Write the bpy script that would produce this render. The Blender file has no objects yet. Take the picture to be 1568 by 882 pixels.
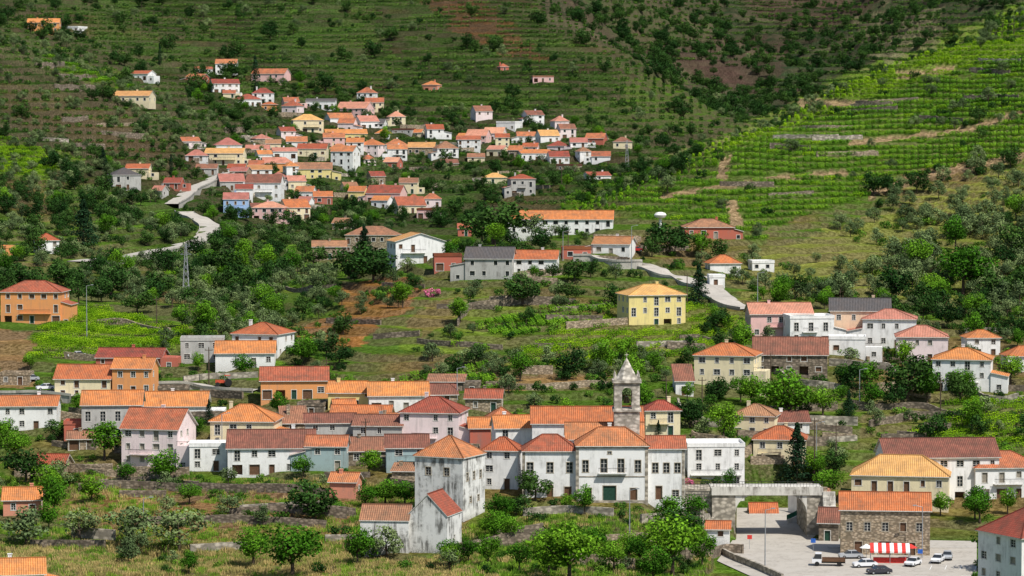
import bpy, math, random
import numpy as np
from mathutils import Vector, Matrix
rng=random.Random(11); nr=np.random.RandomState(5)
sc=bpy.context.scene
F=784/math.tan(math.radians(10)); PITCH=math.radians(3); CP,SP=math.cos(PITCH),math.sin(PITCH); HC=100.0
# ---------------------------------------------------------------- noise
_lat={}
def vn(x,y,s,seed=0):
    if seed not in _lat: _lat[seed]=np.random.RandomState(seed+77).rand(256,256)
    L=_lat[seed]; x=np.asarray(x,float)/s+1000; y=np.asarray(y,float)/s+1000
    xi=np.floor(x).astype(int); yi=np.floor(y).astype(int); fx=x-xi; fy=y-yi
    fx=fx*fx*(3-2*fx); fy=fy*fy*(3-2*fy)
    a=L[xi%256,yi%256]; b=L[(xi+1)%256,yi%256]; c=L[xi%256,(yi+1)%256]; d=L[(xi+1)%256,(yi+1)%256]
    return (a*(1-fx)+b*fx)*(1-fy)+(c*(1-fx)+d*fx)*fy-0.5
def fbm(x,y,s,seed=0,o=4):
    r=0;a=1
    for i in range(o): r=r+a*vn(x,y,s/2**i,seed+i); a*=.5
    return r
# ---------------------------------------------------------------- terrain survey table
DK=[400,470,515,555,590,620,650,690,740,790,850,900,970,1050,1150,1250,1350,1450,1560,1720,1900,2200,2600,3200,4200]
TX=[-400,0,200,400,600,784,870,950,1030,1110,1250,1400,1568,1968]
TY=[[1080,930,860,790,730,680,635,580,530,490,450,420,350,260,170,80,10,-20,-20,-40,-80,-150,-250,-350,-450],
[1080,930,860,790,730,680,635,580,520,490,450,415,370,300,215,130,45,55,45,10,-40,-120,-220,-320,-420],
[1080,930,860,785,725,670,625,575,525,490,455,425,395,340,270,195,133,128,105,50,0,-90,-200,-300,-400],
[1080,925,860,780,715,660,620,570,520,485,455,435,405,365,320,270,220,175,125,60,0,-90,-200,-300,-400],
[1080,915,855,778,705,650,605,555,500,450,398,402,408,375,330,285,240,190,130,60,0,-90,-200,-300,-400],
[1080,905,850,772,700,640,592,545,490,435,368,372,380,365,325,280,240,190,135,60,-20,-60,-120,-240,-340],
[1080,905,850,772,700,642,595,550,495,432,364,355,330,335,318,275,240,192,130,55,8,12,-40,-170,-270],
[1080,905,850,772,700,645,598,555,500,430,360,335,285,300,310,270,240,195,135,68,95,72,10,-90,-200],
[1080,920,862,788,718,658,604,558,500,438,380,338,277,255,285,275,245,212,165,122,150,105,40,-50,-160],
[1080,930,870,800,735,670,610,560,500,445,400,340,268,205,260,290,270,240,210,186,205,140,70,-30,-130],
[1080,930,880,830,760,690,620,560,500,450,400,355,270,190,148,230,260,240,220,200,180,120,60,-30,-120],
[1080,950,880,830,765,690,630,570,510,460,410,365,280,190,85,110,180,200,190,170,150,105,40,-30,-120],
[1080,950,880,830,765,695,630,570,515,460,400,340,250,150,60,12,70,110,110,100,95,65,20,-30,-110],
[1080,950,880,830,765,695,630,560,490,420,350,280,170,60,-50,-150,-150,-120,-100,-80,-60,-60,-80,-110,-150]]
TY=np.array(TY,float); V=(441-TY)/F; TT=(V*CP-SP)/(CP+V*SP)
rows=np.concatenate([np.arange(-900,0,60),np.arange(0,400,16),np.arange(400,480,3),np.arange(480,900,1.3),np.arange(900,1500,1.9),
   np.arange(1500,2300,2.8),np.arange(2300,3400,4.6),np.arange(3400,6500,60)]).astype(float)
cols=np.concatenate([np.linspace(-1.8,-.27,26)[:-1],np.linspace(-.27,-.2,30)[:-1],np.linspace(-.2,.2,620),np.linspace(.2,.27,30)[1:],np.linspace(.27,1.8,26)[1:]])
pxc=784+cols*F
tc=np.array([np.interp(pxc,TX,TT[:,j]) for j in range(len(DK))])
zk=HC+tc*np.array(DK)[:,None]
dk=[-900,-100,0,60,200,330]+DK
nearz=[np.full(len(cols),v) for v in (190,112,97.5,80,18,6)]
zk=np.vstack([nearz,zk])
dense=np.arange(-900,6501,4.0)
Zr=np.array([np.interp(dense,dk,zk[:,i]) for i in range(len(cols))]).T
def box1(a,n,ax):
    a=np.moveaxis(a,ax,0); p=np.pad(a,((n,n),(0,0)),mode='edge'); c=np.cumsum(np.vstack([np.zeros((1,p.shape[1])),p]),0)
    r=(c[2*n+1:]-c[:-2*n-1])/(2*n+1); return np.moveaxis(r,0,ax)
for _ in range(2): Zr=box1(Zr,2,0)
for _ in range(2): Zr=box1(Zr,16,1)
Z0=np.array([np.interp(rows,dense,Zr[:,i]) for i in range(len(cols))]).T
Wd=np.maximum(rows,400.)
XX=Wd[:,None]*cols[None,:]; YY=np.repeat(rows[:,None],len(cols),1)
far=np.clip((YY-900)/700,0,1); vfar=np.clip((YY-1850)/400,0,1)
Z0=Z0+fbm(XX,YY,60,1)*(1.0+5*far)*(YY>420)+fbm(XX,YY,260,9)*55*vfar
def sm(a,b,x): t=np.clip((x-a)/(b-a),0,1); return t*t*(3-2*t)
px0=784+cols[None,:]*F+0*YY
mflat=sm(1075,1100,px0)*(1-sm(1500,1540,px0))*sm(430,470,YY)*(1-sm(556,566,YY))
mund=sm(1120,1130,px0)*(1-sm(1246,1256,px0))*sm(540,550,YY)*(1-sm(606,622,YY))
mf=np.maximum(mflat,mund)
Zs=Z0*(1-mf)+21.9*mf
stp=np.where(YY<1150,2.0,np.where(YY<2250,3.6,6.5))
q=(Zs+fbm(XX,YY,35,20,3)*2.2)/stp
fr=q-np.floor(q); st=np.floor(q)+sm(.70,1.0,fr)
kq=(.6+.25*sm(560,700,YY))*(YY>440)*(1-sm(3200,3400,YY))*(1-mf)
ZZ=Zs+kq*(st-q)*stp+fbm(XX,YY,5,40,2)*.25*(YY>440)*(1-mf)
def bil(G,X,Y):
    X=np.atleast_1d(np.asarray(X,float)); Y=np.atleast_1d(np.asarray(Y,float))
    b=X/np.maximum(Y,400.); i=np.clip(np.searchsorted(rows,Y)-1,0,len(rows)-2); j=np.clip(np.searchsorted(cols,b)-1,0,len(cols)-2)
    u=np.clip((Y-rows[i])/(rows[i+1]-rows[i]),0,1); v=np.clip((b-cols[j])/(cols[j+1]-cols[j]),0,1)
    return (G[i,j]*(1-v)+G[i,j+1]*v)*(1-u)+(G[i+1,j]*(1-v)+G[i+1,j+1]*v)*u
def gz(x,y): return float(bil(ZZ,x,y)[0])
r0=np.searchsorted(rows,430)
def ground(px,py):
    u=(px-784)/F; v=(441-py)/F; den=CP+v*SP; b=u/den; t=(v*CP-SP)/den
    j=int(np.clip(np.searchsorted(cols,b)-1,0,len(cols)-2)); w=(b-cols[j])/(cols[j+1]-cols[j])
    zc=ZZ[r0:,j]*(1-w)+ZZ[r0:,j+1]*w; tg=(zc-HC)/rows[r0:]
    idx=np.nonzero(tg>=t)[0]
    if len(idx)==0: k=len(tg)-1; D=rows[r0+k]
    elif idx[0]==0: D=rows[r0]
    else:
        k=idx[0]; a=(t-tg[k-1])/(tg[k]-tg[k-1]+1e-12); D=rows[r0+k-1]+a*(rows[r0+k]-rows[r0+k-1])
    return b*D,D,HC+t*D
def zat(y,D): v=(441-y)/F; return HC+D*(v*CP-SP)/(CP+v*SP)
def proj(X,Y,Z):
    dz=Z-HC; fw=np.maximum(Y*CP-dz*SP,1); up=Y*SP+dz*CP
    return 784+F*X/fw,441-F*up/fw
def inpoly(px,py,poly):
    r=np.zeros(np.shape(px),bool); n=len(poly)
    for i in range(n):
        x1,y1=poly[i]; x2,y2=poly[(i+1)%n]
        if y1==y2: continue
        c=((y1>py)!=(y2>py))&(px<(x2-x1)*(py-y1)/(y2-y1)+x1); r^=c
    return r
# ---------------------------------------------------------------- materials
def newmat(name):
    m=bpy.data.materials.new(name); m.use_nodes=True; nt=m.node_tree
    b=nt.nodes['Principled BSDF']; b.inputs['Roughness'].default_value=.85; b.inputs['Specular IOR Level'].default_value=.2
    return m,nt,b
def mixc(nt,fac,a,b,mode='MIX'):
    n=nt.nodes.new('ShaderNodeMix'); n.data_type='RGBA'; n.blend_type=mode
    for s,v in ((0,fac),(6,a),(7,b)):
        if hasattr(v,'is_linked') or hasattr(v,'links'): nt.links.new(v,n.inputs[s])
        elif s==0: n.inputs[0].default_value=v
        else: n.inputs[s].default_value=(*v,1)
    return n.outputs[2]
def ramp(nt,src,a,b,va=0,vb=1):
    n=nt.nodes.new('ShaderNodeMapRange'); nt.links.new(src,n.inputs[0])
    for i,v in ((1,a),(2,b),(3,va),(4,vb)): n.inputs[i].default_value=v
    return n.outputs[0]
def coords(nt,scale=(1,1,1),kind='Object'):
    t=nt.nodes.new('ShaderNodeTexCoord'); m=nt.nodes.new('ShaderNodeMapping'); m.inputs['Scale'].default_value=scale
    nt.links.new(t.outputs[kind],m.inputs[0])
    o=nt.nodes.new('ShaderNodeObjectInfo'); c=nt.nodes.new('ShaderNodeVectorMath'); c.operation='SCALE'
    a=nt.nodes.new('ShaderNodeVectorMath'); a.operation='ADD'
    nt.links.new(o.outputs['Random'],c.inputs[0]); c.inputs['Scale'].default_value=57.
    nt.links.new(m.outputs[0],a.inputs[0]); nt.links.new(c.outputs[0],a.inputs[1])
    return a.outputs[0]
def noise(nt,vec,s,det=4,r=.6):
    n=nt.nodes.new('ShaderNodeTexNoise'); n.inputs['Scale'].default_value=s; n.inputs['Detail'].default_value=det; n.inputs['Roughness'].default_value=r
    nt.links.new(vec,n.inputs['Vector']); return n.outputs['Fac']
def bump(nt,b,src,st,d):
    n=nt.nodes.new('ShaderNodeBump'); n.inputs['Strength'].default_value=st; n.inputs['Distance'].default_value=d
    nt.links.new(src,n.inputs['Height']); nt.links.new(n.outputs[0],b.inputs['Normal'])
def flat(name,c,rough=.6,var=.25,metal=0):
    m,nt,b=newmat(name); n=noise(nt,coords(nt),2.5); o=mixc(nt,ramp(nt,n,.3,.7),tuple(x*(1-var) for x in c),tuple(min(1,x*(1+var)) for x in c))
    nt.links.new(o,b.inputs['Base Color']); b.inputs['Roughness'].default_value=rough; b.inputs['Metallic'].default_value=metal; return m
def plaster(name,c,grime=.35,stain=(.2,.19,.17)):
    m,nt,b=newmat(name)
    big=noise(nt,coords(nt,(.35,.35,.35)),1.,5,.65); st=noise(nt,coords(nt,(1.6,1.6,.16)),1.,4,.7); fine=noise(nt,coords(nt),5.,3)
    mul=nt.nodes.new('ShaderNodeMath'); mul.operation='MULTIPLY'; nt.links.new(ramp(nt,big,.42,.68),mul.inputs[0]); nt.links.new(ramp(nt,st,.4,.66),mul.inputs[1])
    tcz=nt.nodes.new('ShaderNodeTexCoord'); sz=nt.nodes.new('ShaderNodeSeparateXYZ'); nt.links.new(tcz.outputs['Object'],sz.inputs[0])
    low=ramp(nt,sz.outputs['Z'],1.6,-.4,0,.6); lm=nt.nodes.new('ShaderNodeMath'); lm.operation='MULTIPLY'; nt.links.new(low,lm.inputs[0]); nt.links.new(ramp(nt,fine,.35,.6),lm.inputs[1])
    mx=nt.nodes.new('ShaderNodeMath'); mx.operation='MAXIMUM'; nt.links.new(mul.outputs[0],mx.inputs[0]); nt.links.new(lm.outputs[0],mx.inputs[1])
    f=nt.nodes.new('ShaderNodeMath'); f.operation='MULTIPLY'; nt.links.new(mx.outputs[0],f.inputs[0]); f.inputs[1].default_value=grime*2.2; f.use_clamp=True
    o=mixc(nt,f.outputs[0],c,stain); o=mixc(nt,ramp(nt,fine,.3,.7,0,.14),o,tuple(x*.55 for x in c))
    nt.links.new(o,b.inputs['Base Color']); bump(nt,b,fine,.3,.02); return m
WALL={'white':plaster('white_plaster',(.84,.83,.80),.32),'cream':plaster('cream_plaster',(.80,.69,.45),.28),'yellow':plaster('yellow_plaster',(.80,.66,.27),.25),
'pink':plaster('pink_plaster',(.80,.50,.46),.25),'palepink':plaster('pale_pink_plaster',(.84,.70,.68),.25),'orange':plaster('orange_plaster',(.76,.33,.12),.25),'red':plaster('red_plaster',(.50,.14,.09),.3),
'grey':plaster('grey_render',(.46,.45,.42),.5),'old':plaster('weathered_limewash',(.78,.77,.73),.95,(.17,.165,.15)),
'blue':plaster('blue_plaster',(.35,.50,.72),.2),'teal':plaster('teal_plaster',(.34,.44,.44),.4),'salmon':plaster('salmon_plaster',(.68,.28,.18),.3),'peach':plaster('peach_plaster',(.80,.58,.40),.25),'lconc':plaster('light_concrete',(.66,.63,.56),.75,(.2,.18,.15))}
def stone(name,c1,c2,s=1.6):
    m,nt,b=newmat(name); v=nt.nodes.new('ShaderNodeTexVoronoi'); v.inputs['Scale'].default_value=s; nt.links.new(coords(nt,(1,1,1.7)),v.inputs['Vector'])
    sp=nt.nodes.new('ShaderNodeSeparateColor'); nt.links.new(v.outputs['Color'],sp.inputs[0])
    n=noise(nt,coords(nt),1.3,5); o=mixc(nt,sp.outputs[0],c1,c2); o=mixc(nt,ramp(nt,v.outputs['Distance'],.3,.6,0,.7),o,tuple(x*.3 for x in c1))
    o=mixc(nt,ramp(nt,n,.4,.75,0,.6),o,(.1,.09,.06)); nt.links.new(o,b.inputs['Base Color']); bump(nt,b,v.outputs['Distance'],.6,-.08); return m
WALL['stone']=stone('fieldstone',(.42,.32,.21),(.56,.45,.33)); WALL['schist']=stone('dark_schist',(.22,.175,.13),(.40,.32,.24),1.2); WALL['granite']=stone('granite',(.46,.41,.33),(.60,.53,.43),.8); WALL['ashlar']=stone('pale_ashlar',(.64,.58,.49),(.76,.70,.61),.8)
def tiles(name,c,c2,old):
    m,nt,b=newmat(name); uv=nt.nodes.new('ShaderNodeUVMap')
    mp=nt.nodes.new('ShaderNodeMapping'); nt.links.new(uv.outputs[0],mp.inputs[0])
    w=nt.nodes.new('ShaderNodeTexWave'); w.inputs['Scale'].default_value=.8; w.inputs['Distortion'].default_value=.4; nt.links.new(mp.outputs[0],w.inputs['Vector'])
    w2=nt.nodes.new('ShaderNodeTexWave'); w2.bands_direction='Y'; w2.inputs['Scale'].default_value=.65; w2.inputs['Distortion'].default_value=.8; nt.links.new(mp.outputs[0],w2.inputs['Vector'])
    mp2=nt.nodes.new('ShaderNodeMapping'); nt.links.new(uv.outputs[0],mp2.inputs[0]); mp2.inputs['Scale'].default_value=(2.2,.6,1)
    n1=noise(nt,mp2.outputs[0],1.,4,.85); n2=noise(nt,coords(nt,(.45,.45,.45)),1.,6,.7)
    oi=nt.nodes.new('ShaderNodeObjectInfo')
    o=mixc(nt,ramp(nt,n1,.38,.62),c,c2); 
    om=nt.nodes.new('ShaderNodeMath'); om.operation='MULTIPLY'; nt.links.new(ramp(nt,n2,.40,.68,0,min(1,old*1.4)),om.inputs[0]); nt.links.new(ramp(nt,n1,.25,.6,.4,1),om.inputs[1])
    o=mixc(nt,om.outputs[0],o,(.17,.11,.075))
    o=mixc(nt,ramp(nt,w.outputs['Fac'],0,.5,.6,0),o,tuple(x*.25 for x in c)); o=mixc(nt,ramp(nt,w2.outputs['Fac'],0,.35,.35,0),o,tuple(x*.3 for x in c))
    hs=nt.nodes.new('ShaderNodeHueSaturation'); nt.links.new(o,hs.inputs['Color']); nt.links.new(ramp(nt,oi.outputs['Random'],0,1,.66,1.2),hs.inputs['Value']); nt.links.new(ramp(nt,oi.outputs['Random'],0,1,.484,.514),hs.inputs['Hue'])
    nt.links.new(hs.outputs[0],b.inputs['Base Color']); bump(nt,b,w.outputs['Fac'],.8,.08); return m
ROOF={'o':tiles('orange_roof_tiles',(.60,.165,.055),(.75,.27,.11),.55),'t':tiles('terracotta_roof_tiles',(.50,.13,.06),(.66,.23,.12),.7),
'b':tiles('old_brown_roof_tiles',(.32,.135,.085),(.52,.24,.14),.95),'g':tiles('slate_roof',(.09,.085,.085),(.14,.13,.13),.2),'y':tiles('ochre_roof_tiles',(.68,.33,.11),(.80,.43,.18),.4),
'p':tiles('pink_roof_tiles',(.64,.24,.165),(.76,.35,.25),.45)}
m,nt,b=newmat('window_glass'); b.inputs['Base Color'].default_value=(.03,.035,.04,1); b.inputs['Roughness'].default_value=.12; b.inputs['Specular IOR Level'].default_value=.5; GLASS=m
FRAME=flat('painted_frame',(.6,.58,.53)); GREENP=flat('green_painted_wood',(.02,.06,.04)); BROWNP=flat('brown_wood',(.13,.07,.04)); SHUT=flat('grey_shutter',(.28,.25,.2)); GRF=flat('granite_surround',(.42,.37,.29))
IRON=flat('wrought_iron',(.03,.03,.03)); CONC=plaster('weathered_concrete',(.46,.43,.38),.6); METAL=flat('galvanised_steel',(.35,.36,.37),.5,.15,.3)
BARK=flat('bark',(.09,.065,.045),.9); ASPH=plaster('worn_asphalt',(.46,.425,.37),.5,(.27,.24,.20)); BELLM=flat('bronze',(.12,.09,.04),.4,.2,.6); PAINTW=flat('road_paint',(.75,.75,.72))
RUB=flat('rubber',(.02,.02,.02)); CARW=flat('white_car_paint',(.75,.76,.78),.25,.03); CARD=flat('dark_car_paint',(.05,.05,.06),.25,.1); CARR=flat('red_car_paint',(.4,.03,.03),.25,.05); CARG=flat('silver_car_paint',(.4,.42,.44),.25,.05)
REDC=flat('red_canvas',(.6,.05,.04)); WHC=flat('white_canvas',(.8,.79,.76)); BLUE=flat('blue_sign_paint',(.03,.12,.45)); RAILG=flat('green_railing_paint',(.03,.16,.10)); TRACR=flat('tractor_paint',(.5,.08,.04))
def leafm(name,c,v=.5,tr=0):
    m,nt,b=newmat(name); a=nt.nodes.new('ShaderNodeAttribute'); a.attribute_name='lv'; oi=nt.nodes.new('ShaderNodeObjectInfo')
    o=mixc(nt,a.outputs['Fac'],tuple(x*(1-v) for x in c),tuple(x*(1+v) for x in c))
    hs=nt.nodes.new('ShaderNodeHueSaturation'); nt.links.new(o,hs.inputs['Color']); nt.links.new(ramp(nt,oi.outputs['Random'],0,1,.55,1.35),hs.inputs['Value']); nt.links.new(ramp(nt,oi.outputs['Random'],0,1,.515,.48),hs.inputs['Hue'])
    nt.links.new(hs.outputs[0],b.inputs['Base Color']); b.inputs['Roughness'].default_value=.8; b.inputs['Specular IOR Level'].default_value=.08
    if tr:
        t=nt.nodes.new('ShaderNodeBsdfTranslucent'); nt.links.new(hs.outputs[0],t.inputs[0]); mx=nt.nodes.new('ShaderNodeMixShader'); mx.inputs[0].default_value=tr
        nt.links.new(b.outputs[0],mx.inputs[1]); nt.links.new(t.outputs[0],mx.inputs[2]); nt.links.new(mx.outputs[0],nt.nodes['Material Output'].inputs[0])
    return m
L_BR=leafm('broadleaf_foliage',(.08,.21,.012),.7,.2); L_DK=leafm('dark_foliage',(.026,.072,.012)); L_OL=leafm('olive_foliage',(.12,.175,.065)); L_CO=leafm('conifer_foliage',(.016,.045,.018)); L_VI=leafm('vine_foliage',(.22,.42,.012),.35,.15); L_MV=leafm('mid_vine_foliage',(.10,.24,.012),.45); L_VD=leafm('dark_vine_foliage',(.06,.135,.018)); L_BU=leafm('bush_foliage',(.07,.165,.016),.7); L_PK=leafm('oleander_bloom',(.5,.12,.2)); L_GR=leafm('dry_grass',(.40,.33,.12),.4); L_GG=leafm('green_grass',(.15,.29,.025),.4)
# ---------------------------------------------------------------- mesh builder
class B:
    def __init__(s): s.v=[];s.f=[];s.m=[];s.uv=[]
    def face(s,ps,m=0,uv=None):
        n=len(s.v); s.v+=[tuple(p) for p in ps]; s.f.append(tuple(range(n,n+len(ps)))); s.m.append(m); s.uv.append(uv or [(0,0)]*len(ps))
    def box(s,x0,x1,y0,y1,z0,z1,m=0,M=None):
        c=[Vector((x,y,z)) for z in (z0,z1) for y in (y0,y1) for x in (x0,x1)]
        if M: c=[M@p for p in c]
        for q in ((0,2,3,1),(4,5,7,6),(0,1,5,4),(2,6,7,3),(0,4,6,2),(1,3,7,5)): s.face([c[i] for i in q],m)
    def tube(s,p,q,r1,r2,n=8,m=0,cap=True):
        p=Vector(p);q=Vector(q);d=(q-p).normalized(); a=d.orthogonal().normalized(); c=d.cross(a)
        A=[p+(a*math.cos(t)+c*math.sin(t))*r1 for t in [i*math.tau/n for i in range(n)]]; C=[q+(a*math.cos(t)+c*math.sin(t))*r2 for t in [i*math.tau/n for i in range(n)]]
        for i in range(n): j=(i+1)%n; s.face([A[i],A[j],C[j],C[i]],m)
        if cap: s.face(A[::-1],m); s.face(C,m)
    def obj(s,name,mats,parent=None,M=None,smooth=False):
        me=bpy.data.meshes.new(name); me.from_pydata(s.v,[],s.f)
        for x in mats: me.materials.append(x)
        if len(s.f):
            me.polygons.foreach_set('material_index',s.m); u=me.uv_layers.new(name='UVMap'); u.data.foreach_set('uv',np.array([c for f in s.uv for c in f],dtype=np.float32).ravel())
        o=bpy.data.objects.new(name,me); sc.collection.objects.link(o)
        if parent: o.parent=parent
        if M is not None: o.matrix_world=M
        return o
def empty(name,loc=(0,0,0),yaw=0):
    e=bpy.data.objects.new(name,None); e.location=loc; e.rotation_euler=(0,0,yaw); e.empty_display_size=1; sc.collection.objects.link(e); return e
Zv=Vector((0,0,1))
def facade(W,G,O,U,w,h,ops,det,skirt=2.6):
    Nn=U.cross(Zv); xs=sorted({0,w}|{round(o[0]-o[2]/2,3) for o in ops}|{round(o[0]+o[2]/2,3) for o in ops}); zs=sorted({-skirt,h}|{round(o[1],3) for o in ops}|{round(o[1]+o[3],3) for o in ops})
    P=lambda a,z,o=0:O+U*a+Nn*o+Zv*z
    for i in range(len(xs)-1):
        for j in range(len(zs)-1):
            cx=(xs[i]+xs[i+1])/2; cz=(zs[j]+zs[j+1])/2
            if any(abs(cx-o[0])<o[2]/2 and o[1]<cz<o[1]+o[3] for o in ops): continue
            W.face([P(xs[i],zs[j]),P(xs[i+1],zs[j]),P(xs[i+1],zs[j+1]),P(xs[i],zs[j+1])])
    for o in ops:
        a0,a1,z0,z1=o[0]-o[2]/2,o[0]+o[2]/2,o[1],o[1]+o[3]; k=o[4]; dp=1.6 if k=='o' else .2
        mi={'w':0,'d':1,'b':4,'s':3,'o':4}[k]
        for a,b_ in (((a0,z0),(a1,z0)),((a1,z0),(a1,z1)),((a1,z1),(a0,z1)),((a0,z1),(a0,z0))):
            (G if k!='o' else W).face([P(*a),P(*b_),P(*b_,-dp),P(*a,-dp)],2 if k!='o' else 0)
        G.face([P(a0,z0,-dp),P(a1,z0,-dp),P(a1,z1,-dp),P(a0,z1,-dp)],mi)
        if k=='o': continue
        t=.13
        for x0,x1,y0,y1 in ((a0-t,a1+t,z1,z1+t),(a0-t,a0,z0,z1),(a1,a1+t,z0,z1))+(((a0-t-.08,a1+t+.08,z0-.12,z0),) if k!='d' else ()):
            q=[P(x0,y0,.04),P(x1,y0,.04),P(x1,y1,.04),P(x0,y1,.04)]; r=[P(x0,y0,-.01),P(x1,y0,-.01),P(x1,y1,-.01),P(x0,y1,-.01)]
            G.face(q,2)
            for i in range(4): G.face([r[i],r[(i+1)%4],q[(i+1)%4],q[i]],2)
        if det and k=='w':
            m_=(a0+a1)/2; G.face([P(m_-.045,z0,-.15),P(m_+.045,z0,-.15),P(m_+.045,z1,-.15),P(m_-.045,z1,-.15)],6)
            for zm in ((z0+(z1-z0)*.33),(z0+(z1-z0)*.66)): G.face([P(a0,zm-.03,-.145),P(a1,zm-.03,-.145),P(a1,zm+.03,-.145),P(a0,zm+.03,-.145)],6)
def autoops(w,h,side=False):
    fl=max(1,int(round(h/3.0))); fh=h/fl; n=max(1,int(w/(3.0 if not side else 3.6))); ops=[]
    kd=rng.choice('wwwsb'); jit=rng.uniform(-.12,.12)
    for f in range(fl):
        for i in range(n):
            if rng.random()<(.15 if not side else .35): continue
            cx=w*(i+.5+jit)/n; z=f*fh
            if f==0 and not side and i==n//2 and fh>2.3: ops.append((cx,.05,1.1,min(2.1,fh-.4),'d')); continue
            if f==0 and not side and w/n>3 and rng.random()<.3 and fh>2.4: ops.append((cx,.05,2.1,2.1,'o' if rng.random()<.4 else 'b')); continue
            if f>0 and not side and rng.random()<.18: ops.append((cx,z+.15,1.1,min(2.1,fh-.6),kd)); continue
            oh=min(1.25,fh*.45); ops.append((cx,z+fh*.36,min(rng.choice((.8,1.0,1.0,1.4)),w/n*.45),oh,kd if rng.random()<.8 else 'w'))
    return ops
def roofpolys(w,d,h,rise,kind,ov):
    a=w/2; c=d/2; A=a+ov; C=c+ov
    if kind=='hip':
        if w>=d:
            s=rise/c; e=h-ov*s; r=max(0,a-c)*1.0; R=h+rise
            l,rr=(-r,0,R),(r,0,R)
            return [[(-A,-C,e),(A,-C,e),rr,l],[(A,-C,e),(A,C,e),rr],[(A,C,e),(-A,C,e),l,rr],[(-A,C,e),(-A,-C,e),l]],[(l,rr),(l,(-A,-C,e)),(l,(-A,C,e)),(rr,(A,-C,e)),(rr,(A,C,e))],[]
        s=rise/a; e=h-ov*s; r=c-a; R=h+rise; f,bk=(0,-r,R),(0,r,R)
        return [[(-A,-C,e),(A,-C,e),f],[(A,-C,e),(A,C,e),bk,f],[(A,C,e),(-A,C,e),bk],[(-A,C,e),(-A,-C,e),f,bk]],[(f,bk),(f,(-A,-C,e)),(f,(A,-C,e)),(bk,(A,C,e)),(bk,(-A,C,e))],[]
    if kind=='gx':
        s=rise/c; e=h-ov*s; R=h+rise
        return [[(-A,-C,e),(A,-C,e),(A,0,R),(-A,0,R)],[(A,C,e),(-A,C,e),(-A,0,R),(A,0,R)]],[((-A,0,R),(A,0,R))],[[(a,-c,h),(a,c,h),(a,0,R)],[(-a,c,h),(-a,-c,h),(-a,0,R)]]
    if kind=='gy':
        s=rise/a; e=h-ov*s; R=h+rise
        return [[(-A,C,e),(-A,-C,e),(0,-C,R),(0,C,R)],[(A,-C,e),(A,C,e),(0,C,R),(0,-C,R)]],[((0,-C,R),(0,C,R))],[[(-a,-c,h),(a,-c,h),(0,-c,R)],[(a,c,h),(-a,c,h),(0,c,R)]]
    if kind=='shed':
        s=rise/d; e=h-ov*s; R=h+rise+ov*s
        return [[(-A,-C,e),(A,-C,e),(A,C,R),(-A,C,R)]],[],[[(a,-c,h),(a,c,h),(a,c,h+rise)],[(-a,c,h),(-a,-c,h),(-a,c,h+rise)],[(a,c,h),(-a,c,h),(-a,c,h+rise),(a,c,h+rise)]]
HZ=[]
def slab(R,p,t=.16):
    p=[Vector(q) for q in p]; n=(p[1]-p[0]).cross(p[2]-p[0]).normalized(); e=(p[1]-p[0]).normalized(); g=n.cross(e)
    top=[q+Zv*t for q in p]; R.face(top,0,[(q.dot(e),q.dot(g)) for q in p]); R.face(p[::-1],1)
    for i in range(len(p)): j=(i+1)%len(p); R.face([p[i],p[j],top[j],top[i]],1)
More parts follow.
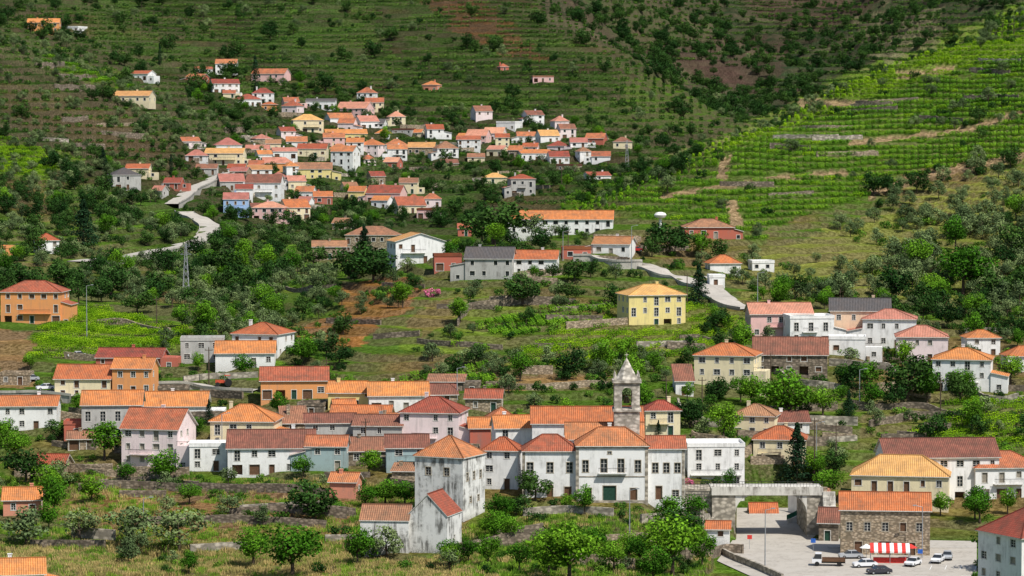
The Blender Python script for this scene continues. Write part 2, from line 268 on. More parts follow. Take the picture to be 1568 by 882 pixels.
def house(xL,xR,yb,ye,yr,kind='hip',wall='white',roof='o',yaw=None,name='village_house',d=None,ops=None,parent=None,at=None,chim=None,balc=None,sops=None,door=None,dz=0,ov=None,frm=None,annex=None):
    xc=(xL+xR)/2
    if at is None: X,Y,Z=ground(xc,yb)
    else: X,Y,Z=(xc-784)/F*at,at,zat(yb,at)
    k=Y/F; Wt=(xR-xL)*k; h=max(2.2,(yb-ye)*k); auto=ops is None
    if yaw is None: yaw=rng.uniform(-24,24)
    if Y>1000 and roof=='o' and rng.random()<.4: roof='t'
    th=math.radians(yaw); s,c=abs(math.sin(th)),math.cos(th)
    if d is None: d=min(11,max(5.5,Wt*.75))
    w=(Wt-d*s)/c
    if w<4: w=max(3.5,Wt*.8); 
    rise=max(.8,(ye-yr)*k-.35)
    if kind=='gx' or kind=='hip' : rise=min(rise,min(w,d)*.35 if kind=='hip' else d*.33)
    cy=Y+(d*c+w*s)/2; z=Z+dz
    det=Y<760
    E=parent or empty(name,(X,cy,z),th)
    M=Matrix.Translation((X,cy,z))@Matrix.Rotation(th,4,'Z')
    W_,G,R=B(),B(),B()
    if auto: ops=autoops(w,h)
    else: ops=[(o[0]*w,)+tuple(o[1:]) for o in ops]
    X_=Vector((1,0,0)); Y_=Vector((0,1,0))
    facade(W_,G,Vector((-w/2,-d/2,0)),X_,w,h,ops,det)
    facade(W_,G,Vector((w/2,-d/2,0)),Y_,d,h,autoops(d,h,True) if sops is None else [(o[0]*d,)+tuple(o[1:]) for o in sops],det)
    facade(W_,G,Vector((w/2,d/2,0)),-X_,w,h,autoops(w,h,True) if auto else [],False)
    facade(W_,G,Vector((-w/2,d/2,0)),-Y_,d,h,autoops(d,h,True) if auto else [],det)
    if ov is None: ov=.4 if Y<1000 else .3
    if kind=='flat':
        R.box(-w/2-.12,w/2+.12,-d/2-.12,d/2+.12,h,h+.25,0)
        for q in ((-w/2-.1,w/2+.1,-d/2-.1,-d/2+.1),(-w/2-.1,w/2+.1,d/2-.1,d/2+.1),(-w/2-.1,-w/2+.1,-d/2+.1,d/2-.1),(w/2-.1,w/2+.1,-d/2+.1,d/2-.1)): R.box(*q,h+.25,h+.8,0)
        rm=WALL[wall] if roof=='o' else ROOF[roof]
    else:
        P,ridges,gab=roofpolys(w,d,h,rise,kind,ov); t=.16
        for p in P: slab(R,p)
        if det or Y<1000:
            for a,b_ in ridges: R.tube(Vector(a)+Zv*(t+.02),Vector(b_)+Zv*(t+.02),.13,.13,6,0)
        for g in gab: W_.face([Vector(q)+Zv*.0 for q in g])
        rm=ROOF[roof]
    if annex is None: annex=auto and rng.random()<.45 and w>6
    if annex:
        sx=rng.choice((-1,1)); aw=rng.uniform(2.4,4.2); ah=max(2.2,h*rng.uniform(.45,.65)); ad=d*rng.uniform(.55,.8); yo=rng.uniform(-.8,.6)
        x0,x1=(w/2,w/2+aw) if sx>0 else (-w/2-aw,-w/2); y0=-d/2+yo; y1=y0+ad
        facade(W_,G,Vector((x0,y0,0)),X_,aw,ah,[(aw/2,.9 if rng.random()<.6 else .05,1.0,1.1,'w')] ,det)
        if sx>0: W_.face([(x1,y0,-2.6),(x1,y1,-2.6),(x1,y1,ah),(x1,y0,ah)])
        else: W_.face([(x0,y1,-2.6),(x0,y0,-2.6),(x0,y0,ah),(x0,y1,ah)])
        W_.face([(x1,y1,-2.6),(x0,y1,-2.6),(x0,y1,ah),(x1,y1,ah)])
        if rng.random()<.65 and ah+.9<h:
            zi,zo=ah+.8,ah-.05; a_,b2=(x0,x1+.3) if sx>0 else (x0-.3,x1); za,zb=(zi,zo) if sx>0 else (zo,zi)
            slab(R,[(a_,y0-.3,za),(b2,y0-.3,zb),(b2,y1+.3,zb),(a_,y1+.3,za)]); W_.face([(x0,y0,ah),(x1,y0,ah),(x0 if sx>0 else x1,y0,ah+.75)])
        else:
            W_.box(x0-.0,x1,y0,y1,ah,ah+.12); 
            for i in range(int(aw/.3)): x=x0+.1+i*.3; G.box(x-.02,x+.02,y0+.03,y0+.07,ah+.12,ah+1.0,5)
            G.box(x0,x1,y0+.02,y0+.08,ah+1.0,ah+1.06,5)
    if chim is None: chim=rng.random()<.6 and kind!='flat'
    if chim:
        cx=rng.uniform(-.3,.3)*w; cyy=rng.uniform(-.05,.25)*d; zt=h+rise+.7
        W_.box(cx-.35,cx+.35,cyy-.3,cyy+.3,h,zt); W_.box(cx-.42,cx+.42,cyy-.37,cyy+.37,zt,zt+.12); 
    if auto and det and kind!='flat' and rng.random()<.5:   # roof aerial
        ax=rng.uniform(-.35,.35)*w; zt=h+rise; G.tube((ax,.1,zt-.2),(ax,.1,zt+2.0),.03,.03,4,5); G.tube((ax-.5,.1,zt+1.8),(ax+.5,.1,zt+1.8),.025,.025,4,5); G.tube((ax-.35,.1,zt+1.5),(ax+.35,.1,zt+1.5),.025,.025,4,5)
    if auto and balc is None and h>5 and w>6 and rng.random()<.45: a_=rng.uniform(.05,.35); balc=[(a_,min(.97,a_+rng.uniform(.3,.6)),h/round(h/3.0))]
    if balc:
        for (x0,x1,zb) in balc:
            a0,a1=-w/2+x0*w,-w/2+x1*w; W_.box(a0,a1,-d/2-1.0,-d/2+.0,zb-.18,zb)
            for i in range(int((a1-a0)/.25)+1): x=a0+.05+i*.25; G.box(x-.02,x+.02,-d/2-.97,-d/2-.93,zb,zb+.95,5)
            G.box(a0,a1,-d/2-.99,-d/2-.92,zb+.95,zb+1.02,5)
    for bb,nm,mt in ((W_,'walls',[WALL[wall]]),(R,'roof',[rm,FRAME]),(G,'windows_and_doors',[GLASS,door or rng.choice([GREENP,BROWNP,BROWNP,SHUT]),frm or FRAME,SHUT,BROWNP,IRON,FRAME])):
        o=bb.obj(nm,mt); o.parent=E
        if parent: o.matrix_parent_inverse=E.matrix_basis.inverted(); o.matrix_basis=M
    HZ.append((X,cy,max(w,d)*.5+1.6,Y)); return E,M,w,d,h
# ================================================================= BUILDINGS
DM=558.; ZM=zat(768,DM)
man=empty('manor_house',((920-784)/F*DM,DM,ZM),0)
house(884,993,768,681,652,'hip','white','t',0,d=8.5,parent=man,at=DM,chim=True,door=GREENP,balc=[(.30,.70,5.6)],frm=GRF,sops=[],
 ops=[(.12,5.7,1.1,2.3,'w'),(.38,5.65,1.2,2.6,'w'),(.62,5.65,1.2,2.6,'w'),(.86,5.7,1.1,2.3,'w'),(.16,.3,1.2,2.3,'d'),(.46,.05,2.5,3.0,'d'),(.8,.3,1.3,2.3,'b'),(.46,9.2,.7,.5,'w')])
house(801,884,768,689,662,'hip','white','t',0,d=7.5,parent=man,at=DM+1.2,chim=False,door=BROWNP,frm=GRF,sops=[],ops=[(.13,5.6,1.2,2.0,'w'),(.5,5.6,1.2,2.0,'w'),(.86,5.6,1.1,2.0,'w'),(.5,.8,1.1,2.4,'d'),(.83,.05,1.3,2.8,'d'),(.13,1.2,.8,.9,'w')])
house(993,1050,768,686,668,'gx','white','t',0,d=8.,parent=man,at=DM+1.2,chim=False,door=BROWNP,frm=GRF,ops=[(.2,5.6,1.1,1.9,'w'),(.5,5.6,1.1,1.9,'w'),(.8,5.6,1.1,1.9,'w'),(.3,.4,1.2,2.6,'d'),(.75,1.,1.2,1.2,'w')])
house(815,985,705,648,624,'gx','white','o',0,d=11,name='church_nave',at=580,chim=False,ops=[])
house(868,986,705,672,648,'gx','white','t',0,d=9,name='chapel_wing',at=568.5,chim=False,ops=[])
house(752,818,715,655,630,'gx','white','o',8,at=589)
house(738,801,750,689,668,'hip','white','o',-10,at=566,name='white_village_house')
b_=B(); k=DM/F
for px in (884.5,991):
    x=(px-920)*k; b_.box(x-.3,x+.3,-.06,.05,-1,10.9)
for px in (802,1048):
    x=(px-920)*k; b_.box(x-.28,x+.28,1.14,1.25,-1,9.9)
b_.box((884-920)*k,(993-920)*k,-.12,.02,10.35,10.75); b_.box((884-920)*k,(993-920)*k,-.08,.02,-1,.25); b_.box((884-920)*k,(993-920)*k,-.07,.02,4.75,4.95)
o=b_.obj('stone_trim',[WALL['granite']]); o.parent=man
house(634,742,800,700,660,'hip','old','t',-25,name='weathered_white_house',d=9.5,chim=False,frm=GRF,ops=[(.28,8.6,1.1,1.5,'w'),(.66,8.6,1.1,1.5,'w')],sops=[(.2,7.6,.9,1.5,'w'),(.5,7.6,.9,1.5,'w'),(.8,7.6,.9,1.5,'w'),(.35,3.4,.8,1.1,'w'),(.7,3.4,.8,1.1,'w')],ov=.3)
house(624,706,848,790,755,'gy','old','t',-18,name='weathered_gabled_house',d=8,chim=False,ops=[],sops=[(.5,2,.7,.9,'w')],ov=.15)
house(551,632,850,797,768,'gx','old','b',-6,name='weathered_outbuilding',d=7,chim=False,ops=[(.28,2.2,.6,.8,'b')],ov=.2)
# bell tower
TD=572.; X,Y,Z=((960-784)/F*TD,TD,zat(700,TD)); k=TD/F
tw=empty('church_bell_tower',(X,Y,Z)); T=B(); w=2.5
hz=lambda y:(700-y)*k
T.box(-w,w,-w,w,-9,hz(628)); T.box(-w-.3,w+.3,-w-.3,w+.3,hz(628),hz(624)); 
z0,z1=hz(624),hz(584); pw=1.5
for sx in (-1,1):
    for sy in (-1,1): T.box(min(sx*w,sx*(w-pw)),max(sx*w,sx*(w-pw)),min(sy*w,sy*(w-pw)),max(sy*w,sy*(w-pw)),z0,z1)
zc=z1-1.9; ri=w-pw
for (ux,uy) in ((1,0),(0,1)):
    for sgn in (-1,1):
        n=8
        for i in range(n):
            a0=math.pi*i/n;a1=math.pi*(i+1)/n; p=[(math.cos(a0)*ri,zc+math.sin(a0)*ri),(math.cos(a1)*ri,zc+math.sin(a1)*ri)]
            for off in (w-.02,w-pw+.01):
                f=[(p[0][0],p[0][1]),(p[0][0],z1),(p[1][0],z1),(p[1][0],p[1][1])]
                T.face([Vector((a*ux+sgn*off*uy,a*uy+sgn*off*ux,z)) for a,z in f])
            T.face([Vector((a*ux+sgn*o_*uy,a*uy+sgn*o_*ux,z)) for (a,z),o_ in ((p[0],w-.02),(p[1],w-.02),(p[1],w-pw),(p[0],w-pw))])
T.box(-w-.35,w+.35,-w-.35,w+.35,z1,z1+.5)
zs=z1+.5; ap=hz(546); r=w-.2
for i in range(8):
    a0=math.tau*(i+.5)/8;a1=math.tau*(i+1.5)/8; T.face([Vector((math.cos(a0)*r*1.05,math.sin(a0)*r*1.05,zs)),Vector((math.cos(a1)*r*1.05,math.sin(a1)*r*1.05,zs)),Vector((0,0,ap))])
for sx in (-1,1):
    for sy in (-1,1):
        x,y=sx*(w-.2),sy*(w-.2); T.box(x-.25,x+.25,y-.25,y+.25,zs,zs+.7); T.tube((x,y,zs+.7),(x,y,zs+1.7),.28,.03,6)
T.tube((0,0,ap-.3),(0,0,ap+.9),.06,.06,5); T.box(-.35,.35,-.05,.05,ap+.45,ap+.57)
T.obj('stonework',[WALL['ashlar']],tw); Bl=B(); Bl.tube((0,0,z0+1.0),(0,0,z0+2.3),.7,.35,12); Bl.tube((-w+.6,0,z0+2.5),(w-.6,0,z0+2.5),.08,.08,6); Bl.obj('bell',[BELLM],tw)
HZ.append((X,Y,4,Y-3))
LIST=[
(183,292,716,657,626,'gx','palepink','t',-14),(120,216,672,620,599,'gx','grey','o',4),(-4,86,660,622,607,'gx','white','o',3),(83,172,610,580,559,'gx','cream','o',-3),(171,237,606,564,548,'gx','orange','o',-6),
(218,316,645,622,601,'gx','white','o',2),(321,426,690,645,621,'hip','cream','o',-5),(344,481,728,686,660,'gx','white','b',3),(394,502,612,583,563,'gx','orange','t',4),(502,562,628,601,578,'gx','yellow','o',-4),
(560,656,632,606,586,'gx','white','o',4),(462,545,682,648,634,'gx','grey','b',5),(540,622,690,652,636,'gx','grey','b',-6),(588,656,724,685,664,'gx','teal','b',4),(468,532,722,683,667,'gx','teal','t',-3),
(528,598,712,690,657,'gx','schist','b',5),(287,347,722,684,676,'flat','white','o',4),(504,552,765,738,724,'gx','salmon','t',-10),(0,62,790,765,745,'gx','salmon','o',6),(52,105,730,712,689,'gx','stone','o',-10),
(-30,66,915,880,858,'gx','white','o',10),(712,771,632,610,596,'gx','stone','t',-5),(612,716,690,632,609,'hip','palepink','t',-10),(640,700,620,604,588,'gx','stone','b',8),(984,1042,668,628,613,'hip','cream','t',6),
(426,470,665,648,625,'shed','stone','b',10),(96,130,672,650,640,'flat','red','o',3),(716,752,690,655,636,'gx','red','o',5),(505,545,642,628,612,'gx','yellow','o',12),(455,500,640,622,607,'flat','schist','o',-8),
(146,250,562,550,536,'gx','red','t',-3),(0,97,496,447,430,'hip','orange','t',-4),(353,446,550,512,495,'hip','white','o',-18),(326,420,562,541,523,'gx','white','o',3),(273,342,556,522,516,'flat','grey','o',4),
(600,640,742,722,712,'shed','stone','b',-6),(240,288,612,600,590,'flat','schist','o',3),(0,46,590,575,566,'flat','stone','o',-3),(655,712,600,588,578,'shed','schist','b',-3),(505,600,660,640,622,'gx','orange','o',-3),(640,690,735,705,694,'gx','stone','b',6),
(560,640,668,650,634,'gx','stone','t',8),(400,440,600,588,578,'flat','white','o',5),(100,150,690,672,660,'gx','stone','b',5),(745,790,660,640,622,'hip','cream','t',8),
(947,1051,502,452,436,'hip','yellow','y',14),(1064,1172,599,545,527,'hip','cream','o',-14),(1155,1272,575,543,516,'gx','schist','b',-4),(1146,1245,519,481,464,'gx','pink','p',3),(1204,1278,528,488,475,'flat','white','o',6),
(1272,1370,520,476,457,'gx','peach','g',-6),(1322,1412,534,489,474,'hip','white','p',-8),(1374,1458,556,516,499,'hip','palepink','p',-6),(1430,1532,602,551,534,'hip','white','o',-12),(1478,1532,548,517,505,'hip','white','o',4),
(1122,1200,670,637,620,'hip','cream','b',-14),(1154,1242,716,673,654,'hip','cream','o',-8),(1168,1240,662,652,636,'gx','white','b',4),(1306,1467,782,729,700,'hip','cream','y',-10),
(1350,1532,770,700,673,'gx','white','b',4),(1486,1600,765,716,693,'hip','white','t',5),(1240,1275,800,768,752,'shed','stone','b',3),(1187,1268,556,530,520,'gx','peach','o',5),(1158,1205,541,525,514,'flat','white','o',-4),(1540,1600,570,545,530,'hip','white','o',4),
(1032,1062,606,583,560,'shed','white','b',4),(1270,1330,546,520,512,'flat','white','o',-6),
(778,941,360,336,322,'gx','white','o',-3),(590,681,404,370,356,'gy','white','y',16),(528,612,390,360,346,'hip','stone','b',-8),(712,790,428,396,378,'gx','grey','g',-6),(784,857,422,397,383,'gx','white','o',-5),
(662,707,415,393,385,'flat','red','t',5),(1046,1124,366,348,335,'hip','red','b',3),(908,976,392,374,362,'gx','white','y',-14),(1082,1135,420,403,390,'hip','white','o',8),(1148,1186,415,403,397,'flat','white','o',8),
(476,530,398,378,368,'gx','stone','b',4),(1085,1110,440,425,415,'flat','white','o',3),(612,650,375,362,352,'flat','palepink','o',3),(860,905,398,382,376,'flat','red','t',0),(700,722,362,350,336,'gx','red','t',3),
(40,90,49,35,27,'gx','orange','o'),(95,130,49,42,38,'flat','white','o'),(198,236,123,113,107,'gx','white','o'),(172,234,158,147,138,'gx','cream','y'),(284,318,129,118,112,'gx','red','t'),(295,325,113,106,101,'gx','white','o'),
(318,366,143,128,120,'gx','white','o'),(354,400,163,152,143,'hip','white','t'),(384,443,130,113,104,'gx','pink','o'),(400,424,171,160,155,'hip','orange','o'),(443,495,204,184,174,'hip','cream','y'),(468,514,167,155,150,'gx','white','g'),
(514,572,180,166,155,'gx','pink','p'),(495,541,192,181,172,'gx','white','t'),(540,580,198,186,176,'gx','white','p'),(323,370,236,222,210,'hip','white','p'),(313,374,253,235,226,'gx','cream','y'),(284,316,247,238,228,'hip','white','p'),
(375,412,238,229,221,'gx','white','p'),(412,455,243,232,225,'gx','white','p'),(455,501,241,228,219,'gx','cream','o'),(494,562,216,205,197,'gx','yellow','o'),(506,550,262,232,222,'gx','white','o'),(548,590,240,222,212,'hip','palepink','o'),(590,622,236,221,212,'hip','white','t'),
(436,508,275,259,248,'gx','yellow','b'),(587,616,259,248,240,'gx','red','p'),(624,667,238,226,217,'gx','stone','y'),(662,702,242,227,214,'hip','white','b'),(699,736,230,214,207,'gx','white','t'),(713,752,224,208,196,'gx','pink','p'),
(740,776,216,204,192,'gx','palepink','p'),(760,800,202,188,179,'flat','white','o'),(745,780,240,229,222,'gx','cream','p'),(788,846,247,235,228,'gx','white','o'),(820,857,219,208,198,'gx','white','y'),(838,872,251,240,230,'gx','white','o'),
(872,900,226,218,208,'gx','white','p'),(896,931,223,212,203,'gx','red','o'),(939,969,228,217,209,'hip','cream','b'),(893,936,277,270,263,'gx','white','o'),(738,776,282,272,264,'hip','cream','y'),(777,820,300,274,266,'hip','grey','o'),
(646,676,141,130,123,'hip','salmon','o'),(814,848,126,118,111,'flat','pink','p'),(761,779,109,102,95,'hip','red','t'),(159,214,291,268,256,'hip','grey','g'),(192,229,273,258,250,'gx','cream','o'),(231,256,302,292,280,'gx','grey','p'),
(328,374,292,278,264,'gx','grey','p'),(372,416,278,260,252,'gx','white','y'),(376,432,307,280,266,'gx','white','b'),(341,380,331,305,293,'gx','blue','p'),(386,437,339,318,308,'hip','pink','p'),(424,474,337,318,303,'gx','cream','o'),
(533,563,309,293,283,'gx','yellow','o'),(560,622,311,296,283,'gx','pink','t'),(568,602,321,307,299,'gx','white','o'),(598,652,327,315,300,'gx','cream','o'),(638,669,335,322,315,'flat','pink','o'),(478,509,313,301,290,'gx','red','o'),
(47,89,389,368,357,'hip','white','o'),(-6,17,392,380,376,'flat','orange','o'),(398,436,262,250,240,'gx','orange','p'),(556,592,196,190,182,'gx','white','g'),(300,332,268,258,250,'gx','grey','b'),(852,892,262,254,247,'flat','stone','b'),
(672,702,258,250,243,'gx','stone','b'),(716,742,248,241,234,'gx','cream','b'),(600,636,206,199,192,'flat','grey','b'),(508,540,352,342,333,'gx','stone','b'),(436,470,226,217,208,'gx','white','t'),(250,280,290,280,270,'gx','red','t'),
(530,556,212,203,197,'gx','white','o'),(574,600,212,204,196,'hip','white','o'),(420,446,258,248,240,'hip','white','p'),(348,376,268,258,250,'gx','white','o'),(800,826,232,225,218,'gx','pink','o'),(630,650,210,203,197,'gx','cream','o'),(340,360,150,143,137,'gx','cream','o'),(520,548,296,286,278,'gx','cream','b'),(455,480,318,308,300,'gx','white','p'),(380,402,328,318,310,'gx','white','b'),(700,722,216,209,203,'gx','white','o')]
occ=[((a[0]+a[1])/2,a[2]) for a in LIST if a[2]<345]
for poly,n in (([(440,160),(570,150),(640,215),(600,262),(440,250)],11),([(640,222),(700,190),(800,180),(870,200),(940,222),(930,250),(780,255),(650,245)],11),([(280,225),(440,215),(440,262),(300,262)],5),([(335,262),(430,255),(480,300),(470,340),(380,338)],8),([(540,282),(620,282),(665,315),(660,335),(545,315)],5),([(285,105),(400,110),(430,170),(330,160)],2)):
    k_=0;tries=0
    while k_<n and tries<400:
        tries+=1; x=rng.uniform(min(p[0] for p in poly),max(p[0] for p in poly)); y=rng.uniform(min(p[1] for p in poly),max(p[1] for p in poly))
        if not bool(inpoly(np.array(x),np.array(y),poly)): continue
        if any(abs(x-ox)<24 and abs(y-oy)<9 for ox,oy in occ): continue
        occ.append((x,y)); k_+=1; w_=rng.uniform(22,36); hh=rng.uniform(9,17)
        LIST.append((x-w_/2,x+w_/2,y,y-hh,y-hh-rng.uniform(7,10),rng.choice(('gx','gx','hip')),rng.choice(('white','white','white','cream','palepink','stone','pink')),rng.choice('otpob')))
for a in LIST:
    a=a+((None,) if len(a)==8 else ()); house(*a,name='village_house')
house(1288,1432,852,781,756,'gx','stone','o',-6,name='stone_village_house',chim=False,d=9,frm=GRF,ops=[(.1,4.6,1.1,1.6,'w'),(.3,4.6,1.1,1.6,'w'),(.5,4.6,1.1,1.6,'w'),(.7,4.6,1.1,1.6,'b'),(.88,4.6,1.1,1.6,'w'),(.2,.1,1.4,2.5,'d'),(.5,.1,2.2,2.6,'b'),(.8,.1,1.2,2.4,'d')])
house(1255,1292,830,800,755,'gx','schist','b',-10,name='stone_outbuilding',chim=False,d=7)
house(1512,1660,930,822,775,'hip','white','t',28,name='corner_village_house',d=12,chim=False)
house(1084,1122,828,812,800,'gx','white','o',-6,name='gatehouse_shed',chim=False,d=4,at=540)
house(1052,1142,748,684,679,'flat','white','o',2,name='modern_village_house',at=590,annex=False,balc=[(.05,.95,2.9)])
# ---- terrain mesh & land cover
C=np.empty(XX.shape+(3,)); PX,PY=proj(XX,YY,ZZ)
n1=fbm(XX,YY,45,50); n2=fbm(XX,YY,14,60); n3=fbm(XX,YY,110,80,3)
def mixv(A,c,m): 
    m=m[...,None]; return A*(1-m)+np.array(c)*m
C[:]=(.085,.155,.022); C=mixv(C,(.26,.16,.07),sm(.03,.45,n1)*.75); C=mixv(C,(.12,.23,.022),sm(.05,.5,n2)*.6)
fm=sm(1020,1150,YY); Cf=np.empty_like(C); Cf[:]=(.042,.085,.016); Cf=mixv(Cf,(.095,.06,.032),sm(.1,.55,n1)*.75); Cf=mixv(Cf,(.065,.135,.018),sm(.1,.5,n2)*.6); C=C*(1-fm[...,None])+Cf*fm[...,None]  # far hill: cloud shadow painted in as darker base colours
blk=np.floor((n3+1.2)*7)%4; C*=np.where(YY>1000,np.choose(blk.astype(int).clip(0,3),[.68,1.05,1.4,.9]),1)[...,None]
vf=sm(1740,1860,YY)*(PX>830); C=mixv(C,(.045,.068,.032),vf*.8); C=mixv(C,(.085,.052,.040),vf*sm(.05,.3,fbm(XX,YY,150,85,3))*.85); C=mixv(C,(.17,.17,.085),vf*sm(.18,.36,fbm(XX,YY,130,95,3))*.8); C=mixv(C,(.02,.035,.014),vf*sm(.12,.3,fbm(XX,YY,90,105,3))*.8)
PXn=PX+n2*28+n1*10; PYn=PY+fbm(XX,YY,20,70)*22
RV=[(850,352),(865,305),(1000,243),(1130,195),(1250,138),(1400,70),(1580,0),(1640,0),(1640,230),(1568,240),(1430,265),(1330,300),(1180,350),(1165,378),(1080,352),(950,330)]
RVU=[(1000,250),(1130,200),(1250,143),(1400,75),(1640,-10),(1640,70),(1430,120),(1300,168),(1180,205),(1090,240)]  # upper vineyard band, ground painted brighter to stand for sunlight
RG=[(1090,420),(1150,385),(1300,345),(1440,295),(1640,240),(1640,470),(1400,450),(1250,465),(1130,450)]
CFI=[(770,556),(880,492),(1100,462),(1140,505),(1060,548),(930,562)]
LV1=[(45,550),(55,512),(100,480),(110,458),(170,478),(350,520),(270,532),(250,548)]
LRV=[(1390,668),(1465,612),(1640,610),(1640,690),(1480,682)]
LHB=[(-80,190),(0,205),(125,256),(60,268),(-80,262)]; LHB2=[(80,78),(200,118),(215,140),(130,125),(60,95)]
VV=[(250,388),(300,380),(385,408),(350,432),(260,425)]
TRK=[[(1220,150),(1330,151),(1332,162),(1225,164)],[(1370,108),(1460,98),(1464,109),(1375,118)],[(1118,348),(1110,308),(1127,306),(1140,348)],[(1095,275),(1104,240),(1120,238),(1112,278)],[(1300,218),(1480,196),(1568,170),(1568,178),(1480,204),(1300,226)],[(1010,300),(1180,268),(1300,262),(1300,268),(1180,275),(1010,308)],[(1330,292),(1440,262),(1568,236),(1568,246),(1440,274),(1330,304)]]
for poly,c,s in [(RV,(.085,.17,.018),1),(RVU,(.18,.29,.035),.9),
 (RG,(.26,.28,.06),.9),(CFI,(.20,.23,.045),1),(LV1,(.17,.27,.03),1),(LRV,(.14,.23,.03),1),(LHB,(.14,.28,.015),1),(LHB2,(.12,.23,.015),1),(VV,(.07,.14,.018),1),
 ([(470,505),(530,440),(620,422),(668,438),(610,480),(550,525),(470,535)],(.38,.155,.06),.9),([(600,535),(640,470),(720,435),(790,460),(830,485),(720,545)],(.18,.26,.035),.8),
 ([(-50,500),(50,505),(45,590),(-50,590)],(.36,.20,.10),.9),([(640,470),(700,452),(700,490),(640,520)],(.28,.18,.07),.7),
 ([(-50,900),(-50,845),(560,850),(700,860),(720,900)],(.34,.28,.12),.85),([(130,822),(420,822),(560,838),(540,856),(60,852)],(.14,.29,.02),.9),([(120,800),(150,745),(560,752),(560,800)],(.34,.18,.09),.9),
 ([(0,770),(10,700),(180,720),(130,800)],(.30,.17,.085),.75),([(700,820),(740,770),(1050,775),(1090,882),(720,882)],(.11,.19,.025),.8),([(740,600),(760,575),(930,570),(920,590)],(.42,.23,.11),.8),
 ([(850,340),(900,300),(960,300),(950,330)],(.16,.22,.03),.6),([(1300,690),(1350,600),(1460,600),(1400,670)],(.28,.17,.08),.6),
 ([(1040,55),(1210,60),(1180,140),(1080,120)],(.10,.058,.048),.7),([(590,-40),(700,-40),(840,95),(760,85)],(.17,.075,.038),.85),([(1310,20),(1440,15),(1440,75),(1340,95)],(.24,.22,.12),.8),([(870,-20),(1060,20),(1090,60),(960,70)],(.09,.14,.035),.5),
 ([(950,120),(1040,125),(1110,180),(1080,190),(960,180)],(.10,.19,.02),.8),([(840,160),(1000,150),(1120,195),(1000,205)],(.08,.16,.02),.7),([(430,40),(560,20),(600,80),(480,90)],(.07,.15,.02),.7),([(640,150),(800,140),(820,170),(700,175)],(.08,.16,.02),.7),
 ([(1060,690),(1150,600),(1640,590),(1640,700),(1300,740)],(.15,.22,.035),.5),([(300,440),(430,420),(470,500),(330,490)],(.10,.16,.03),.7),([(0,130),(200,170),(260,260),(120,230),(0,170)],(.14,.095,.045),.6)]:
    mk=inpoly(PXn,PYn,poly)&(YY>430); C=mixv(C,c,mk*s*(.75+.25*np.clip(n2+.5,0,1)))
for poly in TRK: C=mixv(C,(.46,.31,.18),(inpoly(PX,PY+n1*6,poly)&(YY>800))*.85)
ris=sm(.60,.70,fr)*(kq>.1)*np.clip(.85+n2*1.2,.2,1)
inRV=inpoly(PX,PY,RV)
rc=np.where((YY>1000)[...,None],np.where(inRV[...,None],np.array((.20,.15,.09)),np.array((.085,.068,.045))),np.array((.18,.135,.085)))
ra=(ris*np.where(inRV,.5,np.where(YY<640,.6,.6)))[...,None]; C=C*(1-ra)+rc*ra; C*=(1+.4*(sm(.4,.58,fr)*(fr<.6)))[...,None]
nR,nC=XX.shape
me=bpy.data.meshes.new('terrain'); me.vertices.add(nR*nC); me.vertices.foreach_set('co',np.stack([XX,YY,ZZ],-1).astype(np.float32).ravel())
ii=np.arange(nR*nC).reshape(nR,nC); fq=np.stack([ii[:-1,:-1],ii[:-1,1:],ii[1:,1:],ii[1:,:-1]],-1).reshape(-1,4)
me.loops.add(fq.size); me.polygons.add(len(fq)); me.loops.foreach_set('vertex_index',fq.ravel().astype(np.int32)); me.polygons.foreach_set('loop_start',np.arange(0,fq.size,4,dtype=np.int32)); me.update(calc_edges=True)
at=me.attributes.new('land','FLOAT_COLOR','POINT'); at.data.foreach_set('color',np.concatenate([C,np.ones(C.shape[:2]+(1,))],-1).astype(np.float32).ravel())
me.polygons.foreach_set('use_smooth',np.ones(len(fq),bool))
m,nt,b=newmat('hillside_ground'); a=nt.nodes.new('ShaderNodeAttribute'); a.attribute_name='land'
geo=nt.nodes.new('ShaderNodeNewGeometry'); sx=nt.nodes.new('ShaderNodeSeparateXYZ'); nt.links.new(geo.outputs['Normal'],sx.inputs[0])
tcn=nt.nodes.new('ShaderNodeTexCoord'); ob=tcn.outputs['Object']
f1=noise(nt,ob,.9,5,.75); f2=noise(nt,ob,.16,5,.65); f3=noise(nt,ob,3.,3,.7)
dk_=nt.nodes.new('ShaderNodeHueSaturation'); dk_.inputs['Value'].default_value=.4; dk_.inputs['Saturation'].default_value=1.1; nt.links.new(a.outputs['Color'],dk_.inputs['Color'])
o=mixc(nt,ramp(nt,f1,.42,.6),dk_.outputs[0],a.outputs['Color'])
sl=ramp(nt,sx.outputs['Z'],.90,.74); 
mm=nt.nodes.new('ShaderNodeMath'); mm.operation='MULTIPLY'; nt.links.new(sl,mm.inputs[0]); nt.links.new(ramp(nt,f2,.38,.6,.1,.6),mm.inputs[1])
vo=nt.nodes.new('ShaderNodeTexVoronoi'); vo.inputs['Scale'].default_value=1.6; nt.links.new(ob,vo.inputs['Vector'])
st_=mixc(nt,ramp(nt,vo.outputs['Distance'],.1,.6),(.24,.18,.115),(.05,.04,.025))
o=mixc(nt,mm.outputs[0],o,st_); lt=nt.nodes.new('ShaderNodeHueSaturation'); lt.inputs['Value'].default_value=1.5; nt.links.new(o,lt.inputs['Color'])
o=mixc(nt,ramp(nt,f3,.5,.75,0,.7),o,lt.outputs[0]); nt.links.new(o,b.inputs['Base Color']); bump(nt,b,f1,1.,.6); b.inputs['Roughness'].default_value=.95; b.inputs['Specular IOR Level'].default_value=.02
me.materials.append(m); ter=bpy.data.objects.new('terrain_hillside',me); sc.collection.objects.link(ter)
